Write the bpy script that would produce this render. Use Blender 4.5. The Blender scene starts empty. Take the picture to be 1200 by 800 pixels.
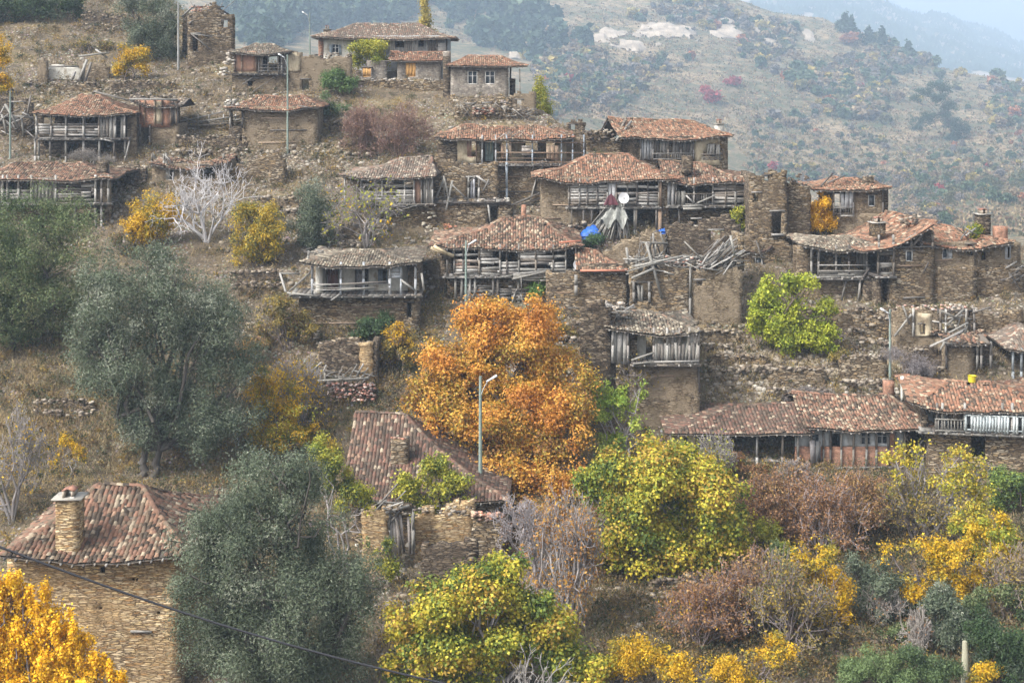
import bpy, math, random
import numpy as np
random.seed(7); RNG = np.random.default_rng(7)
R = math.radians
SC = bpy.context.scene
COL = SC.collection
F, CX, HY = 1700.0, 600.0, 90.0        # focal length in photo pixels, principal column, horizon row

# ---------------------------------------------------------------- camera, sky, sun, exposure
cam = bpy.data.cameras.new('camera'); camo = bpy.data.objects.new('camera', cam); COL.objects.link(camo)
cam.sensor_width = 36; cam.lens = F/1200*36; cam.shift_y = -(400-HY)/1200
cam.clip_start = 1; cam.clip_end = 9000
camo.location = (0, 0, 0); camo.rotation_euler = (R(90), 0, 0); SC.camera = camo
SUN_EL, SUN_AZ = 48, 235               # soft light from behind the camera's left shoulder
world = bpy.data.worlds.new('World'); SC.world = world; world.use_nodes = True
wn = world.node_tree; bg = wn.nodes['Background']
sky = wn.nodes.new('ShaderNodeTexSky'); sky.sky_type = 'NISHITA'; sky.sun_disc = False
sky.sun_elevation = R(SUN_EL); sky.sun_rotation = R(SUN_AZ); sky.altitude = 0
sky.air_density = 0.9; sky.dust_density = 6.0; sky.ozone_density = 1.2
hs = wn.nodes.new('ShaderNodeHueSaturation'); hs.inputs['Saturation'].default_value = 0.24
wn.links.new(sky.outputs[0], hs.inputs['Color']); wn.links.new(hs.outputs[0], bg.inputs[0])
bg.inputs[1].default_value = 0.125
sun = bpy.data.lights.new('sun', 'SUN'); sun.energy = 1.5; sun.angle = R(10); sun.color = (1, .96, .9)
suno = bpy.data.objects.new('sun', sun); COL.objects.link(suno)
# direction towards the sun: behind-left of the camera
az, el = R(SUN_AZ), R(SUN_EL)
from mathutils import Vector, Matrix
sdir = Vector((math.sin(az)*math.cos(el), math.cos(az)*math.cos(el), math.sin(el)))
suno.rotation_euler = sdir.to_track_quat('Z', 'Y').to_euler()
SC.view_settings.view_transform = 'Standard'; SC.view_settings.look = 'None'
SC.view_settings.exposure = 1.5; SC.view_settings.gamma = 1
SC.cycles.volume_bounces = 1; SC.cycles.max_bounces = 5; SC.cycles.diffuse_bounces = 3
SC.cycles.transparent_max_bounces = 8; SC.cycles.use_denoising = True

# ---------------------------------------------------------------- numeric helpers
def _h(ix, iy, iz, seed):
    n = (ix.astype(np.int64)*374761393 + iy.astype(np.int64)*668265263 + iz.astype(np.int64)*2147483647 + seed*1274126177) & 0xffffffff
    n = ((n ^ (n >> 13))*1274126177) & 0xffffffff
    n = n ^ (n >> 16)
    return (n & 0xffffff)/float(0xffffff)
def vn(x, y, z=0.0, s=1.0, seed=0):
    """smooth value noise, -1..1"""
    x = np.asarray(x, float)/s; y = np.asarray(y, float)/s; z = np.asarray(z, float)/s + np.zeros_like(x)
    ix, iy, iz = np.floor(x), np.floor(y), np.floor(z)
    fx, fy, fz = x-ix, y-iy, z-iz
    fx, fy, fz = [t*t*(3-2*t) for t in (fx, fy, fz)]
    r = 0
    for a in (0, 1):
        for b in (0, 1):
            for c in (0, 1):
                r = r + _h(ix+a, iy+b, iz+c, seed)*(fx if a else 1-fx)*(fy if b else 1-fy)*(fz if c else 1-fz)
    return r*2-1
def fbm(x, y, z=0.0, s=1.0, seed=0, o=4):
    r = 0; a = 1; t = 0
    for i in range(o):
        r = r + a*vn(x, y, z, s, seed+i); t += a; a *= .5; s *= .5
    return r/t

# ---------------------------------------------------------------- terrain height
PY = [-60, 0, 60, 90, 140, 190, 245, 345, 425, 545, 650, 800, 900]
YV = [196, 181, 166, 157, 147, 139, 130, 116, 108, 98, 86, 72, 62]
VY = np.array(YV[::-1], float); VZ = np.array([(HY-p)*y/F for p, y in zip(PY, YV)][::-1])
SKX = [-400, 0, 200, 275, 366, 500, 620, 700, 860, 950, 1050, 1200, 1500]       # where the village slope rolls over, photo px
SKP = [-30, -14, 2, 70, 78, 88, 128, 168, 205, 245, 272, 300, 330]
FARX = [-500, 0, 300, 600, 860, 1000, 1100, 1200, 1500]
FAR = {  # Y : row of the hillside at each column
    300: [230, 220, 240, 270, 330, 350, 350, 350, 360],
    700: [90, 80, 90, 150, 215, 240, 232, 222, 240],
    980: [-10, 10, 50, 95, 130, 150, 158, 162, 190],
    1180: [-80, -50, 5, 48, 66, 88, 105, 118, 150],
    1400: [-160, -120, -45, 0, 14, 45, 80, 95, 112],
    1600: [-260, -200, -110, -40, -5, 42, 82, 98, 118],
    1800: [-200, -160, -100, -30, 20, 65, 100, 115, 140],
    2150: [-100, -60, 0, 30, 70, 90, 120, 130, 140],
    2800: [-60, -60, -60, -30, 20, 50, 82, 96, 110],
    3700: [-90, -90, -90, -60, -18, -6, 22, 58, 90],
    4200: [-70, -70, -70, -40, -8, 0, 28, 64, 95],
    5000: [20, 20, 20, 30, 60, 70, 80, 95, 110]}
FYs = sorted(FAR)
def H(X, Y):
    X = np.asarray(X, float); Y = np.asarray(Y, float)
    px = CX + F*X/np.maximum(Y, 20)
    pxc = np.clip(px, -400, 1500)
    zv = np.interp(Y, VY, VZ)
    n1 = fbm(X, Y, 0, 9, 3, 4); n2 = fbm(X, Y, 0, 26, 5, 3)
    st = 2.6; q = zv/st + n2*.9
    fr = q-np.floor(q); terr = (np.clip((fr-.5)*3.0, -.5, .5)+.5 - fr)*st*.42
    zv = zv + n1*.45 + n2*.6*0 + terr*np.clip((Y-70)/20, 0, 1)
    # near ground below the frame keeps falling gently
    zv = np.where(Y < 62, np.interp(Y, [0, 30, 62], [-36, -34.5, VZ[0]]) + n1*.3, zv)
    skp = np.interp(pxc, SKX, SKP) + 6*vn(pxc, 0*pxc, 0, 40, 9)
    yr = np.interp(skp, PY, YV); zr = np.interp(yr, VY, VZ)
    d = Y-yr
    zback = zr - np.interp(np.clip(d, 0, 400), [0, 6, 30, 90, 400], [0, .6, 9, 34, 60]) + n1*.5
    z = np.where(d > 0, zback, zv)
    # far hills
    rows = [np.interp(np.clip(px, -500, 1500), FARX, FAR[k]) for k in FYs]
    zf = [(HY-r)*k/F for r, k in zip(rows, FYs)]
    far = zf[-1]*np.ones_like(Y)
    for i in range(len(FYs)-1):
        a, b = FYs[i], FYs[i+1]
        t = np.clip((Y-a)/(b-a), 0, 1)
        far = np.where((Y >= a) & (Y < b), zf[i]*(1-t)+zf[i+1]*t, far)
    far = far + fbm(X, Y, 0, 110, 21, 5)*np.interp(Y, [300, 900, 2150, 3800], [3, 9, 22, 60])
    t = np.clip((Y-235)/65, 0, 1)
    near_v = zf[0] - 4
    z = np.where(Y > 235, z*(1-t)*(Y < 300) + np.where(Y >= 300, far, near_v*t + 0*z), z)
    z = np.where((Y >= 235) & (Y < 300), (1-t)*np.maximum(zback, zf[0]-14) + t*(zf[0]+fbm(X, Y, 0, 110, 21, 5)*3), z)
    return z
def at(px, py, y0=58, y1=300):
    """world point where the photo ray meets the ground"""
    Y = np.arange(y0, y1, .2); X = (px-CX)/F*Y; zr = (HY-py)/F*Y
    d = H(X, Y)-zr
    k = np.argmax(d >= 0)
    if d[k] < 0: k = int(np.argmax(d))
    y = Y[k]
    return Vector(((px-CX)/F*y, y, float(H((px-CX)/F*y, y))))

# ---------------------------------------------------------------- materials (all node based)
def mat(name, rough=.9):
    m = bpy.data.materials.new(name); m.use_nodes = True
    nt = m.node_tree; b = nt.nodes['Principled BSDF']; b.inputs['Roughness'].default_value = rough
    b.inputs['Specular IOR Level'].default_value = .25
    return m, nt, b
def N(nt, t, **k):
    n = nt.nodes.new(t)
    for a, v in k.items():
        if a.startswith('i_'): n.inputs[a[2:].replace('_', ' ')].default_value = v
        else: setattr(n, a, v)
    return n
def ramp(nt, stops):
    r = nt.nodes.new('ShaderNodeValToRGB'); e = r.color_ramp.elements
    while len(e) < len(stops): e.new(.5)
    for k, (p, c) in enumerate(stops):
        e[k].position = p; e[k].color = (*c, 1) if len(c) == 3 else c
    return r
def mixc(nt, a, b, f, bt='MIX'):
    m = nt.nodes.new('ShaderNodeMix'); m.data_type = 'RGBA'; m.blend_type = bt
    for s, v in ((6, a), (7, b), (0, f)):
        if hasattr(v, 'is_output'): nt.links.new(v, m.inputs[s])
        elif s == 0: m.inputs[0].default_value = v
        else: m.inputs[s].default_value = (*v, 1)
    return m.outputs[2]
def coords(nt, scale, rnd=True, kind='Object'):
    tc = N(nt, 'ShaderNodeTexCoord'); out = tc.outputs[kind]
    if rnd:
        oi = N(nt, 'ShaderNodeObjectInfo'); mu = N(nt, 'ShaderNodeMath', operation='MULTIPLY'); mu.inputs[1].default_value = 50
        nt.links.new(oi.outputs['Random'], mu.inputs[0])
        va = N(nt, 'ShaderNodeVectorMath', operation='ADD'); nt.links.new(out, va.inputs[0]); nt.links.new(mu.outputs[0], va.inputs[1]); out = va.outputs[0]
    mp = N(nt, 'ShaderNodeMapping'); mp.inputs['Scale'].default_value = scale
    nt.links.new(out, mp.inputs[0])
    return mp.outputs[0]
def noise(nt, vec, s, d=4, r=.6):
    n = N(nt, 'ShaderNodeTexNoise'); n.inputs['Scale'].default_value = s; n.inputs['Detail'].default_value = d; n.inputs['Roughness'].default_value = r
    nt.links.new(vec, n.inputs['Vector']); return n.outputs['Fac']
def masonry(name, cols, mortar, stones=(2.6, 2.6, 9), stain=(.10, .075, .05), bump=.7, pl=None, plm=.5):
    m, nt, b = mat(name)
    v1 = coords(nt, (1, 1, 1)); sv = coords(nt, stones)
    nz = N(nt, 'ShaderNodeTexNoise'); nz.inputs['Scale'].default_value = 1.3; nt.links.new(sv, nz.inputs['Vector'])
    dv = N(nt, 'ShaderNodeVectorMath', operation='MULTIPLY_ADD'); nt.links.new(nz.outputs['Color'], dv.inputs[0]); dv.inputs[1].default_value = (.8, .8, .8); nt.links.new(sv, dv.inputs[2])
    vo = N(nt, 'ShaderNodeTexVoronoi'); nt.links.new(dv.outputs[0], vo.inputs['Vector']); vo.inputs['Scale'].default_value = 1
    ve = N(nt, 'ShaderNodeTexVoronoi', feature='DISTANCE_TO_EDGE'); nt.links.new(dv.outputs[0], ve.inputs['Vector']); ve.inputs['Scale'].default_value = 1
    sp = N(nt, 'ShaderNodeSeparateColor'); nt.links.new(vo.outputs['Color'], sp.inputs[0])
    n = len(cols); rp = ramp(nt, [(i/n, c) for i, c in enumerate(cols)]); rp.color_ramp.interpolation = 'CONSTANT'
    nt.links.new(sp.outputs[0], rp.inputs[0])
    er = ramp(nt, [(.0, (0, 0, 0)), (.15, (1, 1, 1))]); nt.links.new(ve.outputs['Distance'], er.inputs[0])
    c = mixc(nt, mortar, rp.outputs[0], er.outputs[0])
    g1 = ramp(nt, [(.42, (0, 0, 0)), (.62, (1, 1, 1))]); nt.links.new(noise(nt, v1, .45, 5), g1.inputs[0])
    mf = N(nt, 'ShaderNodeMath', operation='MULTIPLY'); nt.links.new(g1.outputs[0], mf.inputs[0]); mf.inputs[1].default_value = .65
    c = mixc(nt, c, stain, mf.outputs[0])
    fine = ramp(nt, [(.25, (.45, .45, .45)), (.75, (1.5, 1.45, 1.4))]); nt.links.new(noise(nt, v1, 5, 6, .75), fine.inputs[0])
    c = mixc(nt, c, fine.outputs[0], 1.0, 'MULTIPLY')
    if pl:
        g2 = ramp(nt, [(plm, (0, 0, 0)), (plm+.06, (1, 1, 1))]); nt.links.new(noise(nt, v1, .9, 6, .6), g2.inputs[0])
        c = mixc(nt, c, pl, g2.outputs[0])
    nt.links.new(c, b.inputs['Base Color'])
    bp = N(nt, 'ShaderNodeBump'); bp.inputs['Strength'].default_value = bump; bp.inputs['Distance'].default_value = .16
    nt.links.new(er.outputs[0], bp.inputs['Height']); nt.links.new(bp.outputs[0], b.inputs['Normal'])
    return m
def plaster(name, c1, c2, thr=.56):
    m, nt, b = mat(name); v = coords(nt, (1, 1, .6))
    g = ramp(nt, [(thr-.1, (0, 0, 0)), (thr+.05, (1, 1, 1))]); nt.links.new(noise(nt, v, 1.4, 7, .65), g.inputs[0])
    c = mixc(nt, c1, c2, g.outputs[0])
    f = ramp(nt, [(.3, (.78, .77, .75)), (.7, (1.1, 1.1, 1.1))]); nt.links.new(noise(nt, v, 6, 5), f.inputs[0])
    c = mixc(nt, c, f.outputs[0], 1, 'MULTIPLY'); nt.links.new(c, b.inputs['Base Color'])
    bp = N(nt, 'ShaderNodeBump'); bp.inputs['Strength'].default_value = .4; bp.inputs['Distance'].default_value = .05
    nt.links.new(g.outputs[0], bp.inputs['Height']); nt.links.new(bp.outputs[0], b.inputs['Normal'])
    return m
def attr_mat(name, rough=.85, trans=0.0, mott=.35, ms=(4, 4, 4), bump=0, spec=.25, gain=1.0):
    m, nt, b = mat(name, rough); b.inputs['Specular IOR Level'].default_value = spec
    at_ = N(nt, 'ShaderNodeAttribute'); at_.attribute_name = 'col'
    v = coords(nt, ms, rnd=False)
    nf = noise(nt, v, 1, 5, .7)
    f = ramp(nt, [(.2, (1-mott,)*3), (.8, (1+mott*.6,)*3)]); nt.links.new(nf, f.inputs[0])
    c = mixc(nt, at_.outputs['Color'], f.outputs[0], 1, 'MULTIPLY')
    nt.links.new(c, b.inputs['Base Color'])
    if bump:
        bp = N(nt, 'ShaderNodeBump'); bp.inputs['Strength'].default_value = bump; bp.inputs['Distance'].default_value = .04
        nt.links.new(nf, bp.inputs['Height']); nt.links.new(bp.outputs[0], b.inputs['Normal'])
    if trans:
        t = N(nt, 'ShaderNodeBsdfTranslucent'); nt.links.new(c, t.inputs[0])
        mx = N(nt, 'ShaderNodeMixShader'); mx.inputs[0].default_value = trans
        nt.links.new(b.outputs[0], mx.inputs[1]); nt.links.new(t.outputs[0], mx.inputs[2])
        nt.links.new(mx.outputs[0], nt.nodes['Material Output'].inputs[0])
    return m
M = {}
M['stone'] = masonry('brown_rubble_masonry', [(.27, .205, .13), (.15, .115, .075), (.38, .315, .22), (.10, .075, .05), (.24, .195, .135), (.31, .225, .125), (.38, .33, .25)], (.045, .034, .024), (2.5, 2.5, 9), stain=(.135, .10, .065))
M['stone_warm'] = masonry('ochre_slate_masonry', [(.586, .446, .244), (.459, .345, .191), (.664, .536, .345), (.281, .204, .128), (.510, .409, .268), (.383, .230, .101)], (.154, .109, .064), (2.4, 2.4, 13), stain=(.383, .268, .140))
M['stone_grey'] = masonry('grey_pointed_masonry', [(.266, .244, .215), (.207, .185, .163), (.326, .303, .266), (.148, .133, .118), (.244, .215, .178)], (.222, .200, .170), (3.4, 3.4, 7), stain=(.163, .141, .118), bump=.4)
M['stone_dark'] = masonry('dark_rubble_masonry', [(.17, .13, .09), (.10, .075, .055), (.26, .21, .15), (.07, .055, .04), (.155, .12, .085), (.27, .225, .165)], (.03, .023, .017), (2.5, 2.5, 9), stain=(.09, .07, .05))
M['mud'] = masonry('mud_rendered_masonry', [(.36, .30, .21), (.13, .10, .07), (.244, .192, .126), (.178, .141, .096), (.281, .229, .155), (.207, .163, .111)], (.118, .089, .059), stain=(.185, .141, .092), pl=(.244, .192, .130), plm=.47)
M['brick'] = masonry('mud_brick', [(.370, .185, .118), (.311, .148, .096), (.407, .229, .163), (.266, .148, .104)], (.222, .163, .118), (3.2, 3.2, 9), stain=(.296, .163, .111), bump=.3)
M['white'] = plaster('peeling_white_plaster', (.527, .510, .459), (.306, .264, .196), .62)
M['cream'] = plaster('worn_cream_plaster', (.437, .374, .265), (.234, .179, .117), .6)
M['grey_pl'] = plaster('blue_grey_plaster', (.312, .328, .335), (.234, .226, .211), .6)
M['pink'] = plaster('pink_clay_plaster', (.359, .211, .148), (.257, .172, .117), .55)
M['maroon'] = plaster('maroon_render', (.20, .09, .09), (.26, .15, .13), .6)
M['wood'] = attr_mat('weathered_timber', mott=.45, ms=(5, 5, 5), bump=.5)
M['tile'] = attr_mat('old_clay_tiles', mott=.5, ms=(3, 3, 3), bump=.6)
M['leaf'] = attr_mat('leaves', .6, .3, .2, (.8, .8, .8), spec=.3)
M['bark'] = attr_mat('bark', mott=.4, ms=(6, 6, 2), bump=.6)
M['paint'] = attr_mat('painted_metal', .5, 0, .12, (2, 2, 2), spec=.4)
M['rock'] = attr_mat('loose_stone', mott=.4, ms=(3, 3, 3), bump=.5)
m, nt, b = mat('window_glass', .12); b.inputs['Base Color'].default_value = (.05, .06, .07, 1); b.inputs['Specular IOR Level'].default_value = .6
nz = noise(nt, coords(nt, (2, 2, 2)), 1); rr = ramp(nt, [(.3, (.08,)*3), (.7, (.4,)*3)]); nt.links.new(nz, rr.inputs[0]); nt.links.new(rr.outputs[0], b.inputs['Roughness']); M['glass'] = m

def ground_mat(name, far):
    m, nt, b = mat(name, .95)
    v = coords(nt, (1, 1, 1), rnd=False)
    if far:
        s1, s2, s3 = .012, .09, .3
        base = ramp(nt, [(.34, (.08, .08, .04)), (.43, (.22, .165, .09)), (.49, (.38, .275, .165)), (.54, (.13, .11, .06)), (.62, (.42, .31, .19))])
        nt.links.new(noise(nt, v, s2, 8, .7), base.inputs[0])
        scr = ramp(nt, [(.44, (0, 0, 0)), (.52, (1, 1, 1))]); nt.links.new(noise(nt, v, .02 if far == 1 else .01, 8, .72), scr.inputs[0])
        g = ramp(nt, [(.3, (.06, .085, .04)), (.48, (.12, .115, .06)), (.62, (.20, .15, .09))]); nt.links.new(noise(nt, v, .11, 5, .7), g.inputs[0])
        c = mixc(nt, base.outputs[0], g.outputs[0], scr.outputs[0]) if far == 1 else mixc(nt, (.10, .10, .07), g.outputs[0], .7)
        if far == 2:
            c = mixc(nt, c, (.30, .24, .18), scr.outputs[0])
        bs = .06
    else:
        base = ramp(nt, [(.30, (.04, .032, .024)), (.42, (.10, .078, .052)), (.50, (.18, .14, .095)), (.57, (.075, .06, .042)), (.70, (.23, .185, .13))])
        nt.links.new(noise(nt, v, .8, 9, .75), base.inputs[0])
        gr = ramp(nt, [(.50, (0, 0, 0)), (.60, (1, 1, 1))]); nt.links.new(noise(nt, v, .13, 7, .7), gr.inputs[0])
        gc = ramp(nt, [(.3, (.14, .10, .055)), (.46, (.25, .185, .10)), (.6, (.085, .08, .038)), (.75, (.22, .16, .085))]); nt.links.new(noise(nt, v, 2.2, 6, .8), gc.inputs[0])
        c = mixc(nt, base.outputs[0], gc.outputs[0], gr.outputs[0])
        vo = N(nt, 'ShaderNodeTexVoronoi'); vo.inputs['Scale'].default_value = 3.2; vo.inputs['Randomness'].default_value = 1
        nt.links.new(v, vo.inputs['Vector'])
        st = ramp(nt, [(.25, (1, 1, 1)), (.38, (0, 0, 0))]); nt.links.new(vo.outputs['Distance'], st.inputs[0])
        sm = ramp(nt, [(.46, (0, 0, 0)), (.56, (1, 1, 1))]); nt.links.new(noise(nt, v, .22, 6, .7), sm.inputs[0])
        mf = N(nt, 'ShaderNodeMath', operation='MULTIPLY'); nt.links.new(st.outputs[0], mf.inputs[0]); nt.links.new(sm.outputs[0], mf.inputs[1])
        sc_ = mixc(nt, (.30, .27, .22), vo.outputs['Color'], .12)
        c = mixc(nt, c, sc_, mf.outputs[0]); bs = .6
    nt.links.new(c, b.inputs['Base Color'])
    bp = N(nt, 'ShaderNodeBump'); bp.inputs['Strength'].default_value = .9; bp.inputs['Distance'].default_value = .5 if not far else 6
    nt.links.new(noise(nt, v, 1.6 if not far else .05, 9, .75), bp.inputs['Height']); nt.links.new(bp.outputs[0], b.inputs['Normal'])
    return m
M['ground'] = ground_mat('hillside_earth', 0); M['hill'] = ground_mat('scrubby_hill', 1); M['mount'] = ground_mat('wooded_mountain', 2)

# ---------------------------------------------------------------- mesh collector
def jit(c, a=.06):
    k = 1+random.uniform(-a, a)*2
    return tuple(max(0, x*k) for x in c)
class MB:
    def __init__(s): s.V = []; s.Fc = []; s.C = []; s.n = 0
    def add(s, V, Fa, C):
        V = np.asarray(V, np.float32).reshape(-1, 3); Fa = np.asarray(Fa, np.int64).reshape(-1, 4)
        C = np.asarray(C, np.float32)
        if C.ndim == 1: C = np.tile(C, (len(Fa), 1))
        s.V.append(V); s.Fc.append(Fa+s.n); s.C.append(C[:, :3]); s.n += len(V); return s
    def beam(s, p, q, w=.1, h=None, c=(.3, .28, .25), up=(0, 0, 1)):
        p = Vector(p); q = Vector(q); h = h or w; d = (q-p)
        if d.length < 1e-4: return s
        d.normalize(); u = Vector(up)
        if abs(d.dot(u)) > .95: u = Vector((0, 1, 0))
        a = d.cross(u).normalized()*w/2; b_ = a.cross(d).normalized()*h/2
        V = [p-a-b_, p+a-b_, p+a+b_, p-a+b_, q-a-b_, q+a-b_, q+a+b_, q-a+b_]
        return s.add([tuple(v) for v in V], [(0, 1, 2, 3), (7, 6, 5, 4), (0, 4, 5, 1), (1, 5, 6, 2), (2, 6, 7, 3), (3, 7, 4, 0)], c)
    def box(s, x0, x1, y0, y1, z0, z1, c=(.3, .28, .25)):
        V = [(x0, y0, z0), (x1, y0, z0), (x1, y1, z0), (x0, y1, z0), (x0, y0, z1), (x1, y0, z1), (x1, y1, z1), (x0, y1, z1)]
        return s.add(V, [(3, 2, 1, 0), (4, 5, 6, 7), (0, 1, 5, 4), (1, 2, 6, 5), (2, 3, 7, 6), (3, 0, 4, 7)], c)
    def segs(s, P, Q, r0, r1, c, n=4):
        P = np.asarray(P, float).reshape(-1, 3); Q = np.asarray(Q, float).reshape(-1, 3)
        m = len(P)
        if m == 0: return s
        r0 = np.broadcast_to(r0, (m,)); r1 = np.broadcast_to(r1, (m,))
        d = Q-P; L = np.linalg.norm(d, axis=1, keepdims=True)+1e-9; d = d/L
        ref = np.where(np.abs(d[:, 2:3]) > .9, [[1., 0, 0]], [[0., 0, 1.]])
        a = np.cross(d, ref); a /= np.linalg.norm(a, axis=1, keepdims=True)+1e-9; b_ = np.cross(a, d)
        th = np.arange(n)*2*np.pi/n
        ring = a[:, None]*np.cos(th)[None, :, None] + b_[:, None]*np.sin(th)[None, :, None]
        V = np.concatenate([P[:, None]+ring*r0[:, None, None], Q[:, None]+ring*r1[:, None, None]], 1).reshape(-1, 3)
        i = np.arange(n); q = np.stack([i, (i+1) % n, (i+1) % n+n, i+n], 1)
        Fa = (q[None]+(np.arange(m)*2*n)[:, None, None]).reshape(-1, 4)
        c = np.asarray(c, float)
        C = np.repeat(c, n, 0) if c.ndim == 2 else c
        return s.add(V, Fa, C)
    def mesh(s, name):
        me = bpy.data.meshes.new(name)
        if not s.V: return me
        V = np.concatenate(s.V); Fa = np.concatenate(s.Fc); C = np.concatenate(s.C)
        nf = len(Fa)
        me.vertices.add(len(V)); me.vertices.foreach_set('co', V.ravel())
        me.loops.add(nf*4); me.loops.foreach_set('vertex_index', Fa.astype(np.int32).ravel())
        me.polygons.add(nf); me.polygons.foreach_set('loop_start', np.arange(0, nf*4, 4, dtype=np.int32))
        try: me.polygons.foreach_set('loop_total', np.full(nf, 4, np.int32))
        except Exception: pass
        me.update(calc_edges=True)
        at_ = me.attributes.new('col', 'FLOAT_COLOR', 'FACE')
        at_.data.foreach_set('color', np.concatenate([C, np.ones((nf, 1), np.float32)], 1).astype(np.float32).ravel())
        return me
    def build(s, name, m, parent=None, smooth=False):
        if not s.V: return None
        me = s.mesh(name); me.materials.append(M[m] if isinstance(m, str) else m)
        if smooth: me.polygons.foreach_set('use_smooth', np.ones(len(me.polygons), bool))
        o = bpy.data.objects.new(name, me); COL.objects.link(o)
        if parent: o.parent = parent
        return o
def tag(o, label=None, cat=None, group=None, kind=None):
    if label: o['label'] = label
    if cat: o['category'] = cat
    if group: o['group'] = group
    if kind: o['kind'] = kind
    return o
def thing(name, label, cat, loc=(0, 0, 0), rz=0, group=None):
    o = bpy.data.objects.new(name, None); o.empty_display_size = .3; COL.objects.link(o)
    o.location = loc; o.rotation_euler = (0, 0, rz)
    return tag(o, label, cat, group)

# ---------------------------------------------------------------- the ground sheets
def sheet(name, ys, na, amax, material):
    a = np.linspace(-amax, amax, na); A, Yg = np.meshgrid(a, ys); X = A*Yg
    Z = H(X, Yg); V = np.stack([X, Yg, Z], -1).reshape(-1, 3)
    r, c = len(ys), na
    idx = np.arange(r*c).reshape(r, c)
    Fa = np.stack([idx[:-1, :-1], idx[:-1, 1:], idx[1:, 1:], idx[1:, :-1]], -1).reshape(-1, 4)
    mb = MB(); mb.add(V, Fa, (.3, .25, .2)); o = mb.build(name, material, smooth=True)
    return tag(o, kind='structure')
sheet('ground', np.concatenate([np.arange(1, 60, 2.), np.arange(60, 200, .45), np.arange(200, 301, 2.)]), 420, .75, 'ground')
sheet('hill', np.concatenate([np.arange(300, 1650, 5.), np.arange(1650, 2151, 12.5)]), 460, .8, 'hill')
sheet('mountain', np.arange(2150, 5001, 20.), 300, .9, 'mount')
# haze: one even box of air
mb = MB(); mb.box(-4700, 4700, -30, 5100, -260, 720)
hz = mb.build('haze', M['rock']); tag(hz, 'pale blue haze lying over the whole valley', 'haze', kind='stuff')
hm = bpy.data.materials.new('haze_air'); hm.use_nodes = True; hn = hm.node_tree; hn.nodes.remove(hn.nodes['Principled BSDF'])
pv = hn.nodes.new('ShaderNodeVolumePrincipled'); pv.inputs['Color'].default_value = (.62, .79, 1.0, 1); pv.inputs['Density'].default_value = .00031
pv.inputs['Density Attribute'].default_value = ''; pv.inputs['Temperature Attribute'].default_value = ''; pv.inputs['Color Attribute'].default_value = ''
hn.links.new(pv.outputs[0], hn.nodes['Material Output'].inputs['Volume'])
hz.data.materials.clear(); hz.data.materials.append(hm)

# ---------------------------------------------------------------- builder for houses, sheds and ruins
GREY = [(.156, .144, .129), (.218, .207, .187), (.117, .105, .094), (.257, .242, .222), (.090, .078, .070), (.172, .148, .121)]
BROWN = [(.22, .15, .10), (.28, .20, .14), (.17, .12, .085), (.33, .25, .18)]
PALE = [(.265, .254, .230), (.226, .215, .191), (.187, .176, .156), (.312, .296, .273), (.148, .133, .117)]
PAL = {'red': [((0.298, 0.152, 0.093), 5), ((0.349, 0.206, 0.132), 3), ((0.245, 0.128, 0.082), 4), ((0.095, 0.069, 0.049), 3), ((0.405, 0.322, 0.225), 1.3), ((0.215, 0.141, 0.093), 4)],
       'mix': [((0.246, 0.135, 0.089), 4), ((0.316, 0.199, 0.132), 2.6), ((0.193, 0.110, 0.075), 4), ((0.076, 0.056, 0.040), 3.4), ((0.386, 0.313, 0.224), 1.3), ((0.180, 0.131, 0.090), 4)],
       'dark': [((0.203, 0.111, 0.081), 4), ((0.279, 0.181, 0.125), 1.8), ((0.149, 0.087, 0.063), 4), ((0.095, 0.070, 0.052), 4), ((0.370, 0.304, 0.222), 1.0), ((0.142, 0.103, 0.077), 4)],
       'grey': [((0.206, 0.175, 0.132), 4), ((0.266, 0.231, 0.176), 3), ((0.117, 0.097, 0.075), 3), ((0.156, 0.130, 0.098), 4), ((0.217, 0.150, 0.107), 1.8), ((0.435, 0.385, 0.294), 1.2)],
       'slate': [((0.226, 0.190, 0.151), 3), ((0.145, 0.116, 0.093), 3.5), ((0.184, 0.145, 0.112), 3), ((0.412, 0.351, 0.272), 1.3), ((0.233, 0.144, 0.104), 2.4)]}
def tile_cols(x, y, pal, n, seed):
    cs = np.array([c for c, w in PAL[pal]]); w = np.array([w for c, w in PAL[pal]], float)
    cum = np.cumsum(w/w.sum()); f = (fbm(x, y, 0, 2.4, seed, 3)*.5+.5); u = np.mod(RNG.random(n)*.85+f*.6, .999)
    return cs[np.searchsorted(cum, u)]*RNG.uniform(.72, 1.0, (n, 1))*(1-.35*np.clip(fbm(x, y, 0, 1.5, seed+40, 3)*1.6, 0, 1))[:, None]
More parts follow.
